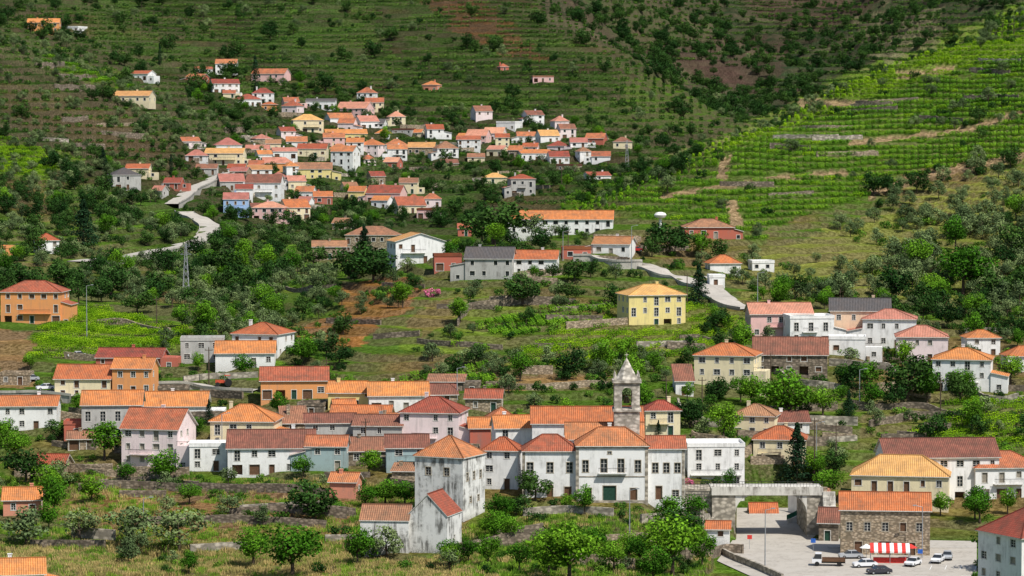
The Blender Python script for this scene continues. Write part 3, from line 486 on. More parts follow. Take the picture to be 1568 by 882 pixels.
# ---------------------------------------------------------------- roads, walls
def path(pts,n=12):
    P=[Vector(ground(*p)) for p in pts]; out=[]
    for i in range(len(P)-1):
        a=P[max(i-1,0)];b_=P[i];c=P[i+1];d=P[min(i+2,len(P)-1)]
        for k in range(n):
            t=k/n; out.append(.5*((2*b_)+(c-a)*t+(2*a-5*b_+4*c-d)*t*t+(3*b_-a-3*c+d)*t**3))
    out.append(P[-1]); return out
RP=[]
def road(name,pts,w,edge=True):
    P=path(pts); r=B(); e=B(); L=[];R_=[];zs=[]
    for i,p in enumerate(P):
        t=(P[min(i+1,len(P)-1)]-P[max(i-1,0)]); t.z=0; t.normalize(); n=Vector((-t.y,t.x,0)); l=p+n*w/2; q=p-n*w/2
        zs.append(max(gz(p.x,p.y),gz(l.x,l.y)*.6+gz(p.x,p.y)*.4,gz(q.x,q.y)*.6+gz(p.x,p.y)*.4)+.12); L.append(l);R_.append(q); RP.append((p.x,p.y,w/2+1))
    zs=np.convolve(np.pad(zs,3,mode='edge'),np.ones(7)/7,'valid')+.25
    for i in range(len(P)): L[i].z=zs[i];R_[i].z=zs[i]
    for i in range(len(P)-1):
        r.face([L[i],R_[i],R_[i+1],L[i+1]])
        for s in (L,R_):
            a,c=s[i],s[i+1]; e.face([a-Zv*4,c-Zv*4,c+Zv*.02,a+Zv*.02])
        if edge:
            s=L if L[i].y<R_[i].y else R_; a,c=s[i],s[i+1]; n=(c-a).cross(Zv).normalized()*.2
            e.face([a,c,c+Zv*.6,a+Zv*.6]); e.face([a+n,c+n,c+n+Zv*.6,a+n+Zv*.6]); e.face([a+Zv*.6,c+Zv*.6,c+n+Zv*.6,a+n+Zv*.6])
    E=empty(name); r.obj('carriageway',[ASPH],E); e.obj('retaining_edge',[CONC],E)
road('valley_road',[(120,403),(170,398),(225,388),(280,378),(312,368),(322,352),(305,338),(282,325)],8)
road('village_road',[(262,318),(282,300),(300,288),(335,272),(372,262)],6)
road('ridge_road',[(880,395),(915,398),(950,402),(985,408),(1010,418),(1050,430),(1090,446),(1110,462),(1150,475)],7.5)
road('village_lane',[(240,590),(300,594),(350,598),(392,600)],5)
road('quarry_lane',[(0,604),(60,604),(120,612)],6)
road('farm_track',[(1100,455),(1094,436),(1088,425)],4,False)
def wall(name,pts,h,th=.5,mat='schist'):
    P=path(pts,8); w=B()
    for i in range(len(P)-1):
        a,c=P[i].copy(),P[i+1].copy(); a.z=gz(a.x,a.y)-1.5; c.z=gz(c.x,c.y)-1.5; n=(c-a).cross(Zv).normalized()*th; H=Zv*(h+1.5)
        w.face([a,c,c+H,a+H]); w.face([c+n,a+n,a+n+H,c+n+H]); w.face([a+H,c+H,c+n+H,a+n+H]); w.face([a,a+H,a+n+H,a+n]); w.face([c,c+n,c+n+H,c+H])
    w.obj(name,[WALL[mat]])
for p,h,mt in [([(120,752),(200,748),(330,752),(500,760)],1.6,'schist'),([(310,800),(400,802),(500,808)],1.4,'schist'),([(700,850),(760,838),(832,826)],2.2,'schist'),([(755,822),(830,812)],1.4,'schist'),
 ([(700,500),(712,482),(745,470),(790,466),(880,468)],1.8,'schist'),([(745,592),(820,596),(930,592)],1.2,'stone'),([(280,585),(330,580),(395,578)],1.4,'granite'),
 ([(100,548),(170,552),(240,556)],1.6,'stone'),([(150,498),(210,503),(262,512)],1.6,'stone'),([(1270,560),(1340,566),(1372,575)],1.8,'granite'),([(1300,620),(1400,625),(1470,640)],1.4,'schist'),([(1060,670),(1110,680),(1150,690)],1.7,'stone'),([(600,742),(640,748)],1.5,'stone'),([(845,478),(900,474),(945,470)],1.2,'schist'),([(1100,845),(1125,858),(1160,872),(1200,890)],1.3,'granite'),([(1040,520),(1080,522),(1130,528)],1.2,'schist'),
 ([(1040,620),(1060,640),(1120,655)],1.6,'granite'),([(20,632),(90,640),(180,646)],1.7,'stone'),([(180,726),(290,728)],1.8,'stone'),([(1330,655),(1400,640),(1480,645)],1.6,'schist'),([(1150,560),(1230,590),(1300,600)],1.4,'granite'),([(640,525),(700,530),(770,535)],1.2,'schist'),([(410,440),(470,445),(520,440)],1.,'schist'),([(350,790),(450,785),(545,790)],1.5,'schist'),([(1440,560),(1500,610),(1560,612)],1.6,'granite'),([(800,790),(860,786),(940,790)],1.5,'granite'),([(980,800),(1050,792)],1.6,'granite')]:
    wall('stone_retaining_wall',p,h,.5,mt)
for poly,n,L_ in (([(270,330),(290,220),(450,160),(640,200),(930,215),(900,270),(640,330),(470,350)],46,36),([(1050,650),(1080,480),(1500,480),(1560,640),(1340,690),(1200,740)],30,60),([(60,740),(60,570),(700,600),(720,700),(500,750)],26,60),([(400,440),(700,410),(1060,520),(1040,590),(640,590)],12,80),([(20,860),(60,720),(540,750),(540,850)],9,110),([(850,830),(1060,800),(1060,860),(820,870)],4,90),([(480,410),(700,340),(1100,380),(900,440)],14,60),([(0,260),(0,60),(220,140),(260,260)],10,60),([(950,300),(1150,220),(1500,90),(1560,200),(1300,290),(1100,330)],14,90)):
    k_=0
    while k_<n:
        x=rng.uniform(min(p[0] for p in poly),max(p[0] for p in poly)); y=rng.uniform(min(p[1] for p in poly),max(p[1] for p in poly))
        if not bool(inpoly(np.array(x),np.array(y),poly)): continue
        k_+=1; l=L_*rng.uniform(.6,1.3); s_=rng.uniform(-.09,.09); P3=[ground(x+i*l/3,y+s_*i*l/3) for i in range(4)]
        if max(p[1] for p in P3)-min(p[1] for p in P3)>40: continue
        wall('stone_retaining_wall',[(x+i*l/3,y+s_*i*l/3) for i in range(4)],rng.uniform(1.,1.9),.5,rng.choice(('schist','stone','granite','schist')))
# forecourt + underpass
def XD(px,D): return (px-784)/F*D
fc=empty('forecourt_road'); r=B()
out=[(1126,560),(1128,606),(1248,606),(1248,560),(1500,556),(1500,492),(1215,492),(1150,512),(1100,530)]
r.face([Vector((XD(p,D),D,22.06)) for p,D in out][::-1]); r.obj('paving',[ASPH],fc); mkk=B()
for i in range(6):
    x=XD(1420,525)+i*2.7; mkk.face([Vector((x,519,22.066)),Vector((x+.12,519,22.066)),Vector((x+1.2,524,22.066)),Vector((x+1.08,524,22.066))])
for i in range(8):
    x=XD(1230,515)+i*4; mkk.face([Vector((x,512,22.066)),Vector((x+2,511.8,22.066)),Vector((x+2,511.95,22.066)),Vector((x,512.15,22.066))])
mkk.obj('painted_lines',[PAINTW],fc)
kb=B(); kb.box(XD(1270,548),XD(1500,545),546,548,22.0,22.19); kb.obj('kerb',[CONC],fc)
br=empty('underpass_bridge'); s=B(); D=562; zd=zat(748,D)
xa,xb,xc_,xd=XD(1092,D),XD(1128,D),XD(1238,D),XD(1262,D); y0,y1=D,D+8; zt=zd-1.3
s.box(xa,xb,y0,y1+12,20,zt,1); s.box(xc_,xd,y0,y1+12,20,zt,1); s.box(xa-.1,xd+.1,y0-.3,y1,zt,zd); s.box(xa-.1,xd+.1,y0-.3,y0-.05,zd,zd+.35)
s.box(xa-16,xa,y0+1,y1,20,zd-.2,1)
rr=3.6
for (cx,sg) in ((xb+rr,-1),(xc_-rr,1)):
    cz=zt-rr; px_=cx+sg*rr
    for i in range(8):
        a0=math.pi/2*i/8;a1=math.pi/2*(i+1)/8; p=(cx+sg*rr*math.cos(a0),cz+rr*math.sin(a0)); q_=(cx+sg*rr*math.cos(a1),cz+rr*math.sin(a1))
        s.face([Vector((p[0],y0+.01,p[1])),Vector((q_[0],y0+.01,q_[1])),Vector((px_,y0+.01,zt))]); s.face([Vector((p[0],y0+.01,p[1])),Vector((q_[0],y0+.01,q_[1])),Vector((q_[0],y1,q_[1])),Vector((p[0],y1,p[1]))])
for i in range(11): s.box(xd,xd+2.4,y0-5.5+i*.5+.0,y0-5.5+(i+1)*.5,20,22.4+i*.85,0)
s.obj('abutments_and_deck',[WALL['lconc'],WALL['granite']],br); g=B()
n=60
for i in range(n+1):
    x=xa-16+(xd-xa+16)*i/n; g.box(x-.03,x+.03,y0-.18,y0-.12,zd+.35 if x>xa else zd-.2,zd+1.35)
for z in (zd+1.35,zd+.85): g.box(xa-16,xd,y0-.19,y0-.11,z,z+.07)
g.obj('railing',[IRON],br)
cr=empty('curved_ramp'); s=B(); g=B(); cx,cy=XD(1188,592),592
prev=None
for i in range(17):
    a=math.radians(-75+i*8); p=Vector((cx+6*math.cos(a),cy+11*math.sin(a),22.2+i*.22)); 
    if prev:
        s.face([Vector((prev.x,prev.y,20)),Vector((p.x,p.y,20)),p+Zv*.6,prev+Zv*.6]); n_=Vector((.3,0,0)); s.face([prev+Zv*.6,p+Zv*.6,p+n_+Zv*.6,prev+n_+Zv*.6])
        s.face([prev+Zv*.61,p+Zv*.61,p+Zv*1.5,prev+Zv*1.5],1); g.tube(prev+Zv*1.55,p+Zv*1.55,.07,.07,5)
    g.tube(p+Zv*.5,p+Zv*1.5,.05,.05,5); prev=p
s.obj('ramp_wall',[WALL['white'],RAILG],cr); g.obj('handrail',[RAILG],cr)
house(1152,1192,806,785,770,'gx','white','o',0,name='roadside_shed',at=596,d=5,chim=False,annex=False)
wall('stone_retaining_wall',[(1055,800),(1075,806),(1092,812)],3.,.5,'granite')
# ---------------------------------------------------------------- vehicles & furniture
def car(px,py,yaw,paint,at=None,name='parked_car',L=4.4):
    if at: X,Y,Z=XD(px,at[0]),at[0],at[1]
    else: X,Y,Z=ground(px,py); Z+=.15
    E=empty(name,(X,Y,Z),math.radians(yaw)); b=B(); k=L/4.2
    prof=[(-2.1,.35),(-2.1,.75),(-1.9,.9),(-1.1,.98),(1.6,.98),(2.0,.9),(2.1,.7),(2.1,.35)]; cab=[(-1.15,.97),(-.55,1.45),(1.0,1.47),(1.65,.97)]
    A=[Vector((x*k,-.85,z)) for x,z in prof]; C_=[Vector((x*k,.85,z)) for x,z in prof]; b.face(A,0); b.face(C_[::-1],0)
    for i in range(len(prof)): j=(i+1)%len(prof); b.face([A[j],A[i],C_[i],C_[j]],0)
    wb,wt=.8,.62; A=[Vector((x*k,-(wb if z<1 else wt),z)) for x,z in cab]; C_=[Vector((x*k,(wb if z<1 else wt),z)) for x,z in cab]
    b.face(A,1); b.face(C_[::-1],1); b.face([A[1],A[0],C_[0],C_[1]],1); b.face([A[3],A[2],C_[2],C_[3]],1)
    b.box(-.5*k,.97*k,-.64,.64,1.46,1.5,0)
    b.tube((-.02*k,-.83,.97),((-.02)*k,-.64,1.47),.05,.05,4,0); b.tube((-.02*k,.83,.97),((-.02)*k,.64,1.47),.05,.05,4,0)
    b.box(-2.14*k,-2.09*k,-.75,-.45,.62,.76,3);b.box(-2.14*k,-2.09*k,.45,.75,.62,.76,3); b.box(-2.13*k,2.13*k,-.8,.8,.3,.42,2)
    b.obj('body',[paint,GLASS,RUB,FRAME],E); w=B()
    for x in (-1.3,1.3):
        for y in (-.88,.68): w.tube((x*k,y,.32),(x*k,y+.2,.32),.32,.32,14); w.tube((x*k,y-.01,.32),(x*k,y+.21,.32),.17,.17,10,1)
    w.obj('wheels',[RUB,METAL],E); return E
car(1328,868,8,CARW,(522,22.07)); car(1402,866,60,CARW,(524,22.07)); car(1306,870,5,CARG,(533,22.07)); car(70,598,20,CARW); car(1282,537,10,CARD); car(1300,541,10,CARG); car(975,386,170,CARR); car(948,388,170,CARD); car(1455,850,80,CARG,(532,22.07)); car(46,584,15,CARG); car(118,548,5,CARW); car(1350,850,12,CARD,(514,22.07)); car(1440,850,70,CARW,(528,22.07))
E=empty('flatbed_truck',(XD(1272,524),524,22.07),math.radians(-6)); b=B(); b.box(-3,-1.3,-1,1,.6,1.3,0); b.face([Vector(p) for p in ((-2.8,-1,1.3),(-1.3,-1,1.3),(-1.3,-1,2.2),(-2.4,-1,2.2))],1); b.face([Vector(p) for p in ((-2.8,1,1.3),(-2.4,1,2.2),(-1.3,1,2.2),(-1.3,1,1.3))],1); b.face([Vector(p) for p in ((-2.8,1,1.3),(-2.8,-1,1.3),(-2.4,-1,2.2),(-2.4,1,2.2))],1); b.face([Vector(p) for p in ((-1.3,-1,1.3),(-1.3,1,1.3),(-1.3,1,2.2),(-1.3,-1,2.2))],0); b.box(-2.42,-1.28,-1,1,2.2,2.28,0)
b.box(-1.2,3,-1,1,.85,1.0,2); b.box(-1.2,3,-1,-.95,1.0,1.4,2); b.box(-1.2,3,.95,1,1.0,1.4,2); b.box(-3,3,-.35,.35,.5,.84,3); b.obj('cab_and_bed',[CARW,GLASS,BROWNP,RUB],E); w=B()
for x in (-2.1,1.9):
    for y in (-1.02,.78): w.tube((x,y,.42),(x,y+.24,.42),.42,.42,14)
w.obj('wheels',[RUB],E)
X,Y,Z=ground(343,592); E=empty('farm_tractor',(X,Y,Z+.1),.1); b=B(); b.box(-2,.1,-.4,.4,.8,1.5,0); b.box(.1,1.6,-.7,.7,.9,1.3,0); b.box(.1,1.5,-.65,.65,2.5,2.6,0)
for x in (.15,1.4):
    for y in (-.6,.6): b.tube((x,y,1.3),(x,y,2.5),.05,.05,5,2)
for x,r in ((-1.5,.5),(1.0,.85)):
    for y in (-.95,.65): b.tube((x,y,r),(x,y+.35,r),r,r,16,1)
b.tube((-1.2,0,1.5),(-1.2,0,2.3),.05,.05,6,1); b.obj('body_and_wheels',[TRACR,RUB,METAL],E)
E=empty('striped_awning_stall',(XD(1366,528),528,22.06),-.1); b=B()
for i in range(10):
    x0=-3.6+i*.72; m=i%2; b.face([Vector((x0,-1.8,2.3)),Vector((x0+.72,-1.8,2.3)),Vector((x0+.72,1.2,3.4)),Vector((x0,1.2,3.4))],m); b.face([Vector((x0,-1.8,1.95)),Vector((x0+.72,-1.8,1.95)),Vector((x0+.72,-1.8,2.3)),Vector((x0,-1.8,2.3))],m)
b.obj('awning',[REDC,WHC],E); g=B()
for x in (-3.5,0,3.5): g.tube((x,-1.75,0),(x,-1.75,2.3),.05,.05,6); g.tube((x,1.15,0),(x,1.15,3.4),.05,.05,6)
g.box(-3,3,-.9,-.1,0,.95,1); g.obj('posts_and_counter',[METAL,REDC],E)
for px,D in ((1398,533),(1330,533)):
    E=empty('patio_umbrella',(XD(px,D),D,22.06)); b=B(); b.tube((0,0,0),(0,0,2.5),.04,.04,6,1); b.tube((0,0,2.0),(0,0,2.7),1.3,.03,8,0,False); b.obj('shade',[REDC if px>1390 else WHC,METAL],E)
def lamp(px,py,h,at=None,arm=1):
    if at: X,Y,Z=XD(px,at[0]),at[0],at[1]
    else: X,Y,Z=ground(px,py)
    b=B(); b.tube((0,0,-.5),(0,0,h),.13,.07,8); b.tube((0,0,h-.05),(1.3*arm,0,h+.25),.05,.05,6); b.box(min(1.1*arm,1.8*arm),max(1.1*arm,1.8*arm),-.16,.16,h+.2,h+.36); b.box(-.2,.2,-.2,.2,-.5,.15)
    o=b.obj('street_lamp',[METAL]); o.location=(X,Y,Z)
lamp(1174,872,11,(518,22)); lamp(1416,850,9.5,(534,22),-1); lamp(1298,852,9,(545,22)); lamp(133,520,14); lamp(967,418,13); lamp(862,398,8); lamp(1316,620,8); lamp(1250,705,8); lamp(964,825,9); lamp(340,700,9); lamp(700,612,7); lamp(1160,470,9); lamp(60,470,7); lamp(220,830,8)
def upole(px,py,h):
    X,Y,Z=ground(px,py); b=B(); b.tube((0,0,-.5),(0,0,h),.16,.1,8); b.box(-.9,.9,-.06,.06,h-.8,h-.65); 
    for x in (-.8,0,.8): b.tube((x,0,h-.65),(x,0,h-.4),.06,.04,6)
    o=b.obj('utility_pole',[BARK]); o.location=(X,Y,Z)
for p in ((1247,740,14),(1280,720,10),(1052,470,9),(500,600,8),(1440,640,9),(320,590,9),(870,395,8),(240,500,8),(1075,640,9),(560,700,8),(1020,640,9),(530,420,8),(1180,600,9),(610,300,9),(470,262,9),(350,230,9),(860,290,9)): upole(*p)
def pylon(px,py,h,wb):
    X,Y,Z=ground(px,py); b=B(); n=8
    R=lambda i:wb*(1-i/n*.85)
    zz=lambda i:h*i/n
    for i in range(n):
        c=[(sx_*R(i),sy*R(i),zz(i)) for sx_,sy in ((-1,-1),(1,-1),(1,1),(-1,1))]; d=[(sx_*R(i+1),sy*R(i+1),zz(i+1)) for sx_,sy in ((-1,-1),(1,-1),(1,1),(-1,1))]
        for k in range(4): b.tube(c[k],d[k],.09,.09,4); b.tube(c[k],d[(k+1)%4],.05,.05,4); b.tube(c[(k+1)%4],d[k],.05,.05,4)
    for z,l in ((h*.8,1.6),(h*.95,1.3)): b.tube((-l,0,z),(l,0,z),.08,.08,4); b.tube((-l,0,z),(0,0,z+.8),.05,.05,4); b.tube((l,0,z),(0,0,z+.8),.05,.05,4)
    o=b.obj('electricity_pylon',[METAL]); o.location=(X,Y,Z)
pylon(285,456,16,1.0); pylon(960,262,14,1.)
X,Y,Z=ground(1011,352); b=B(); b.tube((0,0,-1),(0,0,3.6),.5,.4,12); 
pr=[(.4,3.4),(1.5,3.8),(1.9,4.5),(1.5,5.1),(.5,5.4)]
for (r1,z1),(r2,z2) in zip(pr,pr[1:]): b.tube((0,0,z1),(0,0,z2),r1,r2,16)
o=b.obj('water_tank',[WALL['white']]); o.location=(X,Y,Z)
for px,D,mt in ((1413,526,BLUE),(1248,540,BLUE),(1150,545,REDC)):
    b=B(); b.tube((0,0,0),(0,0,2.6),.04,.04,6,1); b.box(-.45,.45,-.05,-.02,1.9,2.7,0); o=b.obj('road_sign',[mt,METAL]); o.location=(XD(px,D),D,22.06)
# ---------------------------------------------------------------- vegetation
def leaves(cl,n,size,seed,up=.3):
    r=np.random.RandomState(seed); V_=[];LV=[]
    for (c,R,tint) in cl:
        d=r.normal(size=(n,3)); d/=np.linalg.norm(d,axis=1)[:,None]; rad=(.55+.5*r.rand(n)**.6)[:,None]; R=np.asarray(R,float)
        p=np.array(c)+d*rad*R; nn=d+r.normal(size=(n,3))*.55+np.array([0,0,up]); nn/=np.linalg.norm(nn,axis=1)[:,None]
        a=np.cross(nn,r.normal(size=(n,3))); a/=np.linalg.norm(a,axis=1)[:,None]; b=np.cross(nn,a); s=(size*(.6+.8*r.rand(n)))[:,None]
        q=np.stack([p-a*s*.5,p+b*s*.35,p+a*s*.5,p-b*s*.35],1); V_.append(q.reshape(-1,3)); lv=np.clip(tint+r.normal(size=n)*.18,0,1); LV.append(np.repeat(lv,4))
    return np.vstack(V_),np.concatenate(LV)
def treemesh(name,V_,LV,tr,mats):
    nv=len(V_); v=[tuple(x) for x in V_]+tr.v; f=[tuple(range(i,i+4)) for i in range(0,nv,4)]+[tuple(i+nv for i in q) for q in tr.f]
    me=bpy.data.meshes.new(name); me.from_pydata(v,[],f)
    for x in mats: me.materials.append(x)
    me.polygons.foreach_set('material_index',[0]*(nv//4)+[1]*len(tr.f)); at=me.attributes.new('lv','FLOAT','POINT'); at.data.foreach_set('value',np.concatenate([LV,np.full(len(tr.v),.5)]).astype(np.float32)); return me
def broad(name,h,r,nc,nl,ls,seed,mat,tr=1,low=.3,flat_=.85):
    R=random.Random(seed); cl=[]; t=B(); zc=h*(low+1)/2; hh=h*(1-low)/2
    if tr: t.tube((0,0,-.5),(0,0,h*.45),h*.03,h*.018,7)
    for i in range(nc):
        while True:
            p=Vector((R.uniform(-1,1),R.uniform(-1,1),R.uniform(-1,1)))
            if .35<p.length<1: break
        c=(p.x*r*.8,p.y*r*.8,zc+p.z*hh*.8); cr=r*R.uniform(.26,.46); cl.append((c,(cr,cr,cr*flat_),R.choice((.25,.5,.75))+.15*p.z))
        if tr and i%3==0: t.tube((0,0,h*.3),c,h*.014,h*.005,5)
    V_,LV=leaves(cl,nl,ls,seed); return treemesh(name,V_,LV,t,[mat,BARK])
def conifer(name,h,r,seed,mat,cyp=False):
    R=random.Random(seed); cl=[]; t=B(); t.tube((0,0,-.5),(0,0,h*.9),h*.018,.03,7); n=26 if not cyp else 14
    for i in range(n):
        z=(i+.5)/n; rr=r*((1-z)**.8 if not cyp else math.sin(math.pi*min(.93,z*.8+.2))**.7); zz=h*(.08+.9*z)
        m_=3 if not cyp else 1
        for k in range(m_):
            a=R.uniform(0,6.28); q=rr*.55 if not cyp else 0; cl.append(((math.cos(a)*q,math.sin(a)*q,zz),(max(.25,rr*.6),max(.25,rr*.6),h/n*1.1) if not cyp else (max(.2,rr),max(.2,rr),h/n*.9),R.uniform(.2,.8)))
    V_,LV=leaves(cl,45 if not cyp else 120,.34,seed,-.1); return treemesh(name,V_,LV,t,[mat,BARK])
def tuft(name,mat,seed,h=.7,r=.9,n=70):
    rr=np.random.RandomState(seed); V_=[]
    for i in range(n):
        x,y=rr.normal(size=2)*r*.5; a=rr.rand()*6.28; w=.05; l=rr.normal(size=2)*.18; hh=h*(.5+.7*rr.rand()); c,s_=math.cos(a)*w,math.sin(a)*w
        V_+=[(x-c,y-s_,-.1),(x+c,y+s_,-.1),(x+l[0]+c*.3,y+l[1]+s_*.3,hh),(x+l[0]-c*.3,y+l[1]-s_*.3,hh)]
    return treemesh(name,np.array(V_),np.repeat(rr.rand(n),4),B(),[mat,BARK])
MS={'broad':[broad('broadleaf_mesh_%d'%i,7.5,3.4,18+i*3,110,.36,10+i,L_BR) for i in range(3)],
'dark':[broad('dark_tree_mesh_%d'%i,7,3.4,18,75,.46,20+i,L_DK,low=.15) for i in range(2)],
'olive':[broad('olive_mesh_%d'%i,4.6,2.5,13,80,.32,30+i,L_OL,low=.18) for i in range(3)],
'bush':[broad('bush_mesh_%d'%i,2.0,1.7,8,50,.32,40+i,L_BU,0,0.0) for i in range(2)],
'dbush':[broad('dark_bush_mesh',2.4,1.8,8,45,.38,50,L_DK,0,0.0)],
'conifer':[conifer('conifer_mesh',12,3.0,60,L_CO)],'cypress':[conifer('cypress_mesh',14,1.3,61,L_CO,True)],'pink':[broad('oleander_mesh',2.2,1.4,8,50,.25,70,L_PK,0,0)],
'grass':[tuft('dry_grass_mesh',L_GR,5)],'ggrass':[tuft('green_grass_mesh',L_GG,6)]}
def vinemesh(name,mat,seed,L=3.0,h=1.5,w=.45,n=120,s=.3):
    r=np.random.RandomState(seed); cl=[((-L/2+L*(i+.5)/5,r.uniform(-.1,.1),h*.6),(L*.14,w,h*.42),r.uniform(.3,.7)) for i in range(5)]
    V_,LV=leaves(cl,n//5,s,seed,.5); t=B()
    for x in (-L*.35,L*.3): t.tube((x,0,-.4),(x,0,h*.5),.04,.03,4)
    return treemesh(name,V_,LV,t,[mat,BARK])
MS['vine']=[vinemesh('vine_mesh',L_VI,1,n=140,s=.34)]; MS['mvine']=[vinemesh('mid_vine_mesh',L_MV,3,n=140,s=.34)]; MS['dvine']=[vinemesh('dark_vine_mesh',L_VD,2,5,1.9,.7,120,.55)]
NM={'broad':'broadleaf_tree','dark':'dark_broadleaf_tree','olive':'olive_tree','bush':'bush','dbush':'dark_bush','conifer':'conifer_tree','cypress':'cypress_tree','pink':'flowering_oleander','vine':'grapevine_row','mvine':'mid_green_grapevine_row','dvine':'terrace_grapevine_row','grass':'dry_grass_tuft','ggrass':'green_grass_tuft'}  # mvine: vines with a mid-green leaf colour of their own
NH={'broad':7.5,'dark':7,'olive':4.6,'bush':2,'dbush':2.4,'conifer':12,'cypress':14,'pink':2.2}
SRC={}
def plant(kind,px,py,hpx,wf=1.,var=None):
    X,Y,Z=ground(px,py); s=hpx*Y/F/NH[kind]; i=rng.randrange(len(MS[kind])) if var is None else var
    o=bpy.data.objects.new(NM[kind],MS[kind][i]); o.location=(X,Y,gz(X,Y)-.1); o.scale=(s*wf,s*wf,s); o.rotation_euler=(0,0,rng.uniform(0,6.28)); sc.collection.objects.link(o); SRC.setdefault((kind,i),o); return o
for a in [('broad',448,886,92,1.3,0),('broad',388,868,62,1.2,1),('broad',872,892,92,1.4,2),('broad',250,742,54,1.4),('olive',592,858,54,1.1,0),('olive',275,842,66,1.3,1),('olive',200,838,66,1.3,2),('olive',122,828,50,1.3),('olive',40,836,60,1.4),
('dark',40,740,60,1.3,0),('broad',22,705,50,1.3),('dark',480,800,70,1.2,1),('dark',820,766,52,1.2),('broad',1030,880,100,1.2),('broad',980,866,50,1.2),('broad',1022,812,54,1.2),('broad',1116,756,40,.8),('broad',1268,762,48,1.3),('conifer',1220,745,100,1.2,0),
('broad',1540,882,84,1.5),('broad',1500,800,50,1.3),('broad',1470,606,46,1.3),('dark',1390,612,72,1.2),('broad',1210,650,84,1.4),('broad',1150,622,48,1.2),('dark',755,374,70,1.5),('dark',738,372,50,1.3),('conifer',558,405,62,1.3),('dark',572,432,56,1.6),
('dark',540,428,62,1.2),('dark',800,466,48,1.5),('dark',1025,390,54,1.5),('conifer',1070,468,64,1.3),('cypress',391,148,62,1.3,0),('cypress',245,100,32,1.2),('conifer',128,382,78,1.4),('conifer',158,262,36,1.1),('broad',462,560,46,1.4),('olive',820,366,38,1.2),
('broad',1475,450,74,1.4),('dark',1040,838,62,1.3),('broad',1160,640,34,1.1),('conifer',1008,672,30,1.1),('broad',900,855,56,1.3),('broad',940,876,52,1.3),('bush',560,855,30,1,0),('bush',430,800,20,1.1,1),('dbush',520,825,22,1.1,0),('pink',662,455,16,1.3,0),('pink',1052,748,18,1.1),
('broad',160,704,60,1.3),('broad',75,812,44,1.1),('olive',90,745,44,1.2),('broad',465,735,42,1.2),('broad',565,728,40,1.3),('dark',88,672,32,1.3),('broad',375,577,36,1.5),('broad',1250,560,30,1.1),('olive',1300,560,30,1.2),('broad',1330,600,48,1.3),('broad',1060,800,48,1.3),('broad',1440,790,38,1.2),('broad',780,830,40,1.3),('broad',830,850,46,1.3),('olive',715,560,28,1.4),
('broad',1010,488,24,1.4),('dark',1100,612,32,1.4),('broad',590,775,42,1.6),('broad',560,778,40,1.3),('dark',170,450,44,1.5),('dark',240,455,40,1.4),('broad',290,772,36,1.4),('olive',350,790,34,1.3),('broad',840,880,60,1.3),('broad',1000,895,60,1.3),('broad',620,775,40,1.4),('dark',790,790,36,1.4),('broad',140,770,44,1.3),('broad',190,740,36,1.3),('dark',1410,590,50,1.2),('broad',1245,735,44,1.2),('broad',1260,640,50,1.2),('dark',420,430,40,1.4),('dark',300,470,34,1.4),('dark',480,410,36,1.4),('broad',690,400,30,1.2),('dark',880,430,36,1.4),('dark',870,460,30,1.4),('dark',345,420,44,1.5),('dark',100,440,40,1.5),('dark',40,440,40,1.5),('dark',210,480,36,1.6),('dark',500,545,34,1.5),('dark',520,560,34,1.5),('cypress',262,270,34,1.2),('cypress',700,240,26,1.2),('conifer',1300,640,44,1.1),('conifer',320,650,40,1.),('dark',1090,760,34,1.2)]:
    plant(*a)
for k in MS:
    for i in range(len(MS[k])):
        if (k,i) not in SRC:
            X,Y,Z=ground(700+i*12,530) if k!='dvine' else ground(600,90); o=bpy.data.objects.new(NM[k],MS[k][i]); o.location=(X,Y,gz(X,Y)); sc.collection.objects.link(o); SRC[(k,i)]=o
hz=np.array(HZ); rp=np.array(RP)
def clear(X,Y,extra=0):
    ok=np.ones(len(X),bool)
    for h in hz:
        ok&=~((np.abs(X-h[0])<h[2]+extra)&(Y>h[3]-3-extra*2)&(Y<h[1]+h[2]))
    for p in rp[::3]: ok&=((X-p[0])**2+(Y-p[1])**2)>(p[2]+1.)**2; ok&=~((np.abs(X-p[0])<5)&(Y<p[1])&(Y>p[1]-9-extra*6))
    bq=784+F*X/Y; ok&=~((bq>1085)&(bq<1500)&(Y<561)&(Y>480)); ok&=~((bq>1110)&(bq<1256)&(Y<612)&(Y>500)); return ok
PTS={}
def add(kind,X,Y,rz,s):
    for i in range(len(MS[kind])):
        m_=(np.arange(len(X))%len(MS[kind]))==i; PTS.setdefault((kind,i),[]).append((X[m_],Y[m_],rz[m_],s[m_]))
def scatter(poly,dens,D0=440,D1=4000,smin=.6,smax=1.25,clump=0):
    ys=[p[1] for p in poly]; xs=[p[0] for p in poly]; b0,b1=(min(xs)-784)/F,(max(xs)-784)/F
    A=(b1-b0)*(D1**2-D0**2)/2
    for k,dn in dens.items():
        n=int(A*dn/1000); Y=np.sqrt(nr.rand(n)*(D1**2-D0**2)+D0**2); X=Y*(b0+(b1-b0)*nr.rand(n)); z=bil(ZZ,X,Y); px,py=proj(X,Y,z)
        m_=inpoly(px,py,poly)
        if clump: m_&=(fbm(X,Y,30,90+clump)>-.15+.5*(nr.rand(n)-.5))
        X,Y=X[m_],Y[m_]; m_=clear(X,Y,.3 if ('bush' in k or 'grass' in k) else 1.5); X,Y=X[m_],Y[m_]; n=len(X); add(k,X,Y,nr.rand(n)*6.28,smin+(smax-smin)*nr.rand(n))
scatter([(-80,882),(-80,770),(130,700),(560,760),(700,860),(700,882)],{'broad':1.3,'bush':9,'olive':1.8,'dbush':3},440,640,.5,1.1,clump=1)
scatter([(-80,900),(-80,830),(560,835),(720,850),(720,900)],{'grass':500},440,560,.6,1.3)
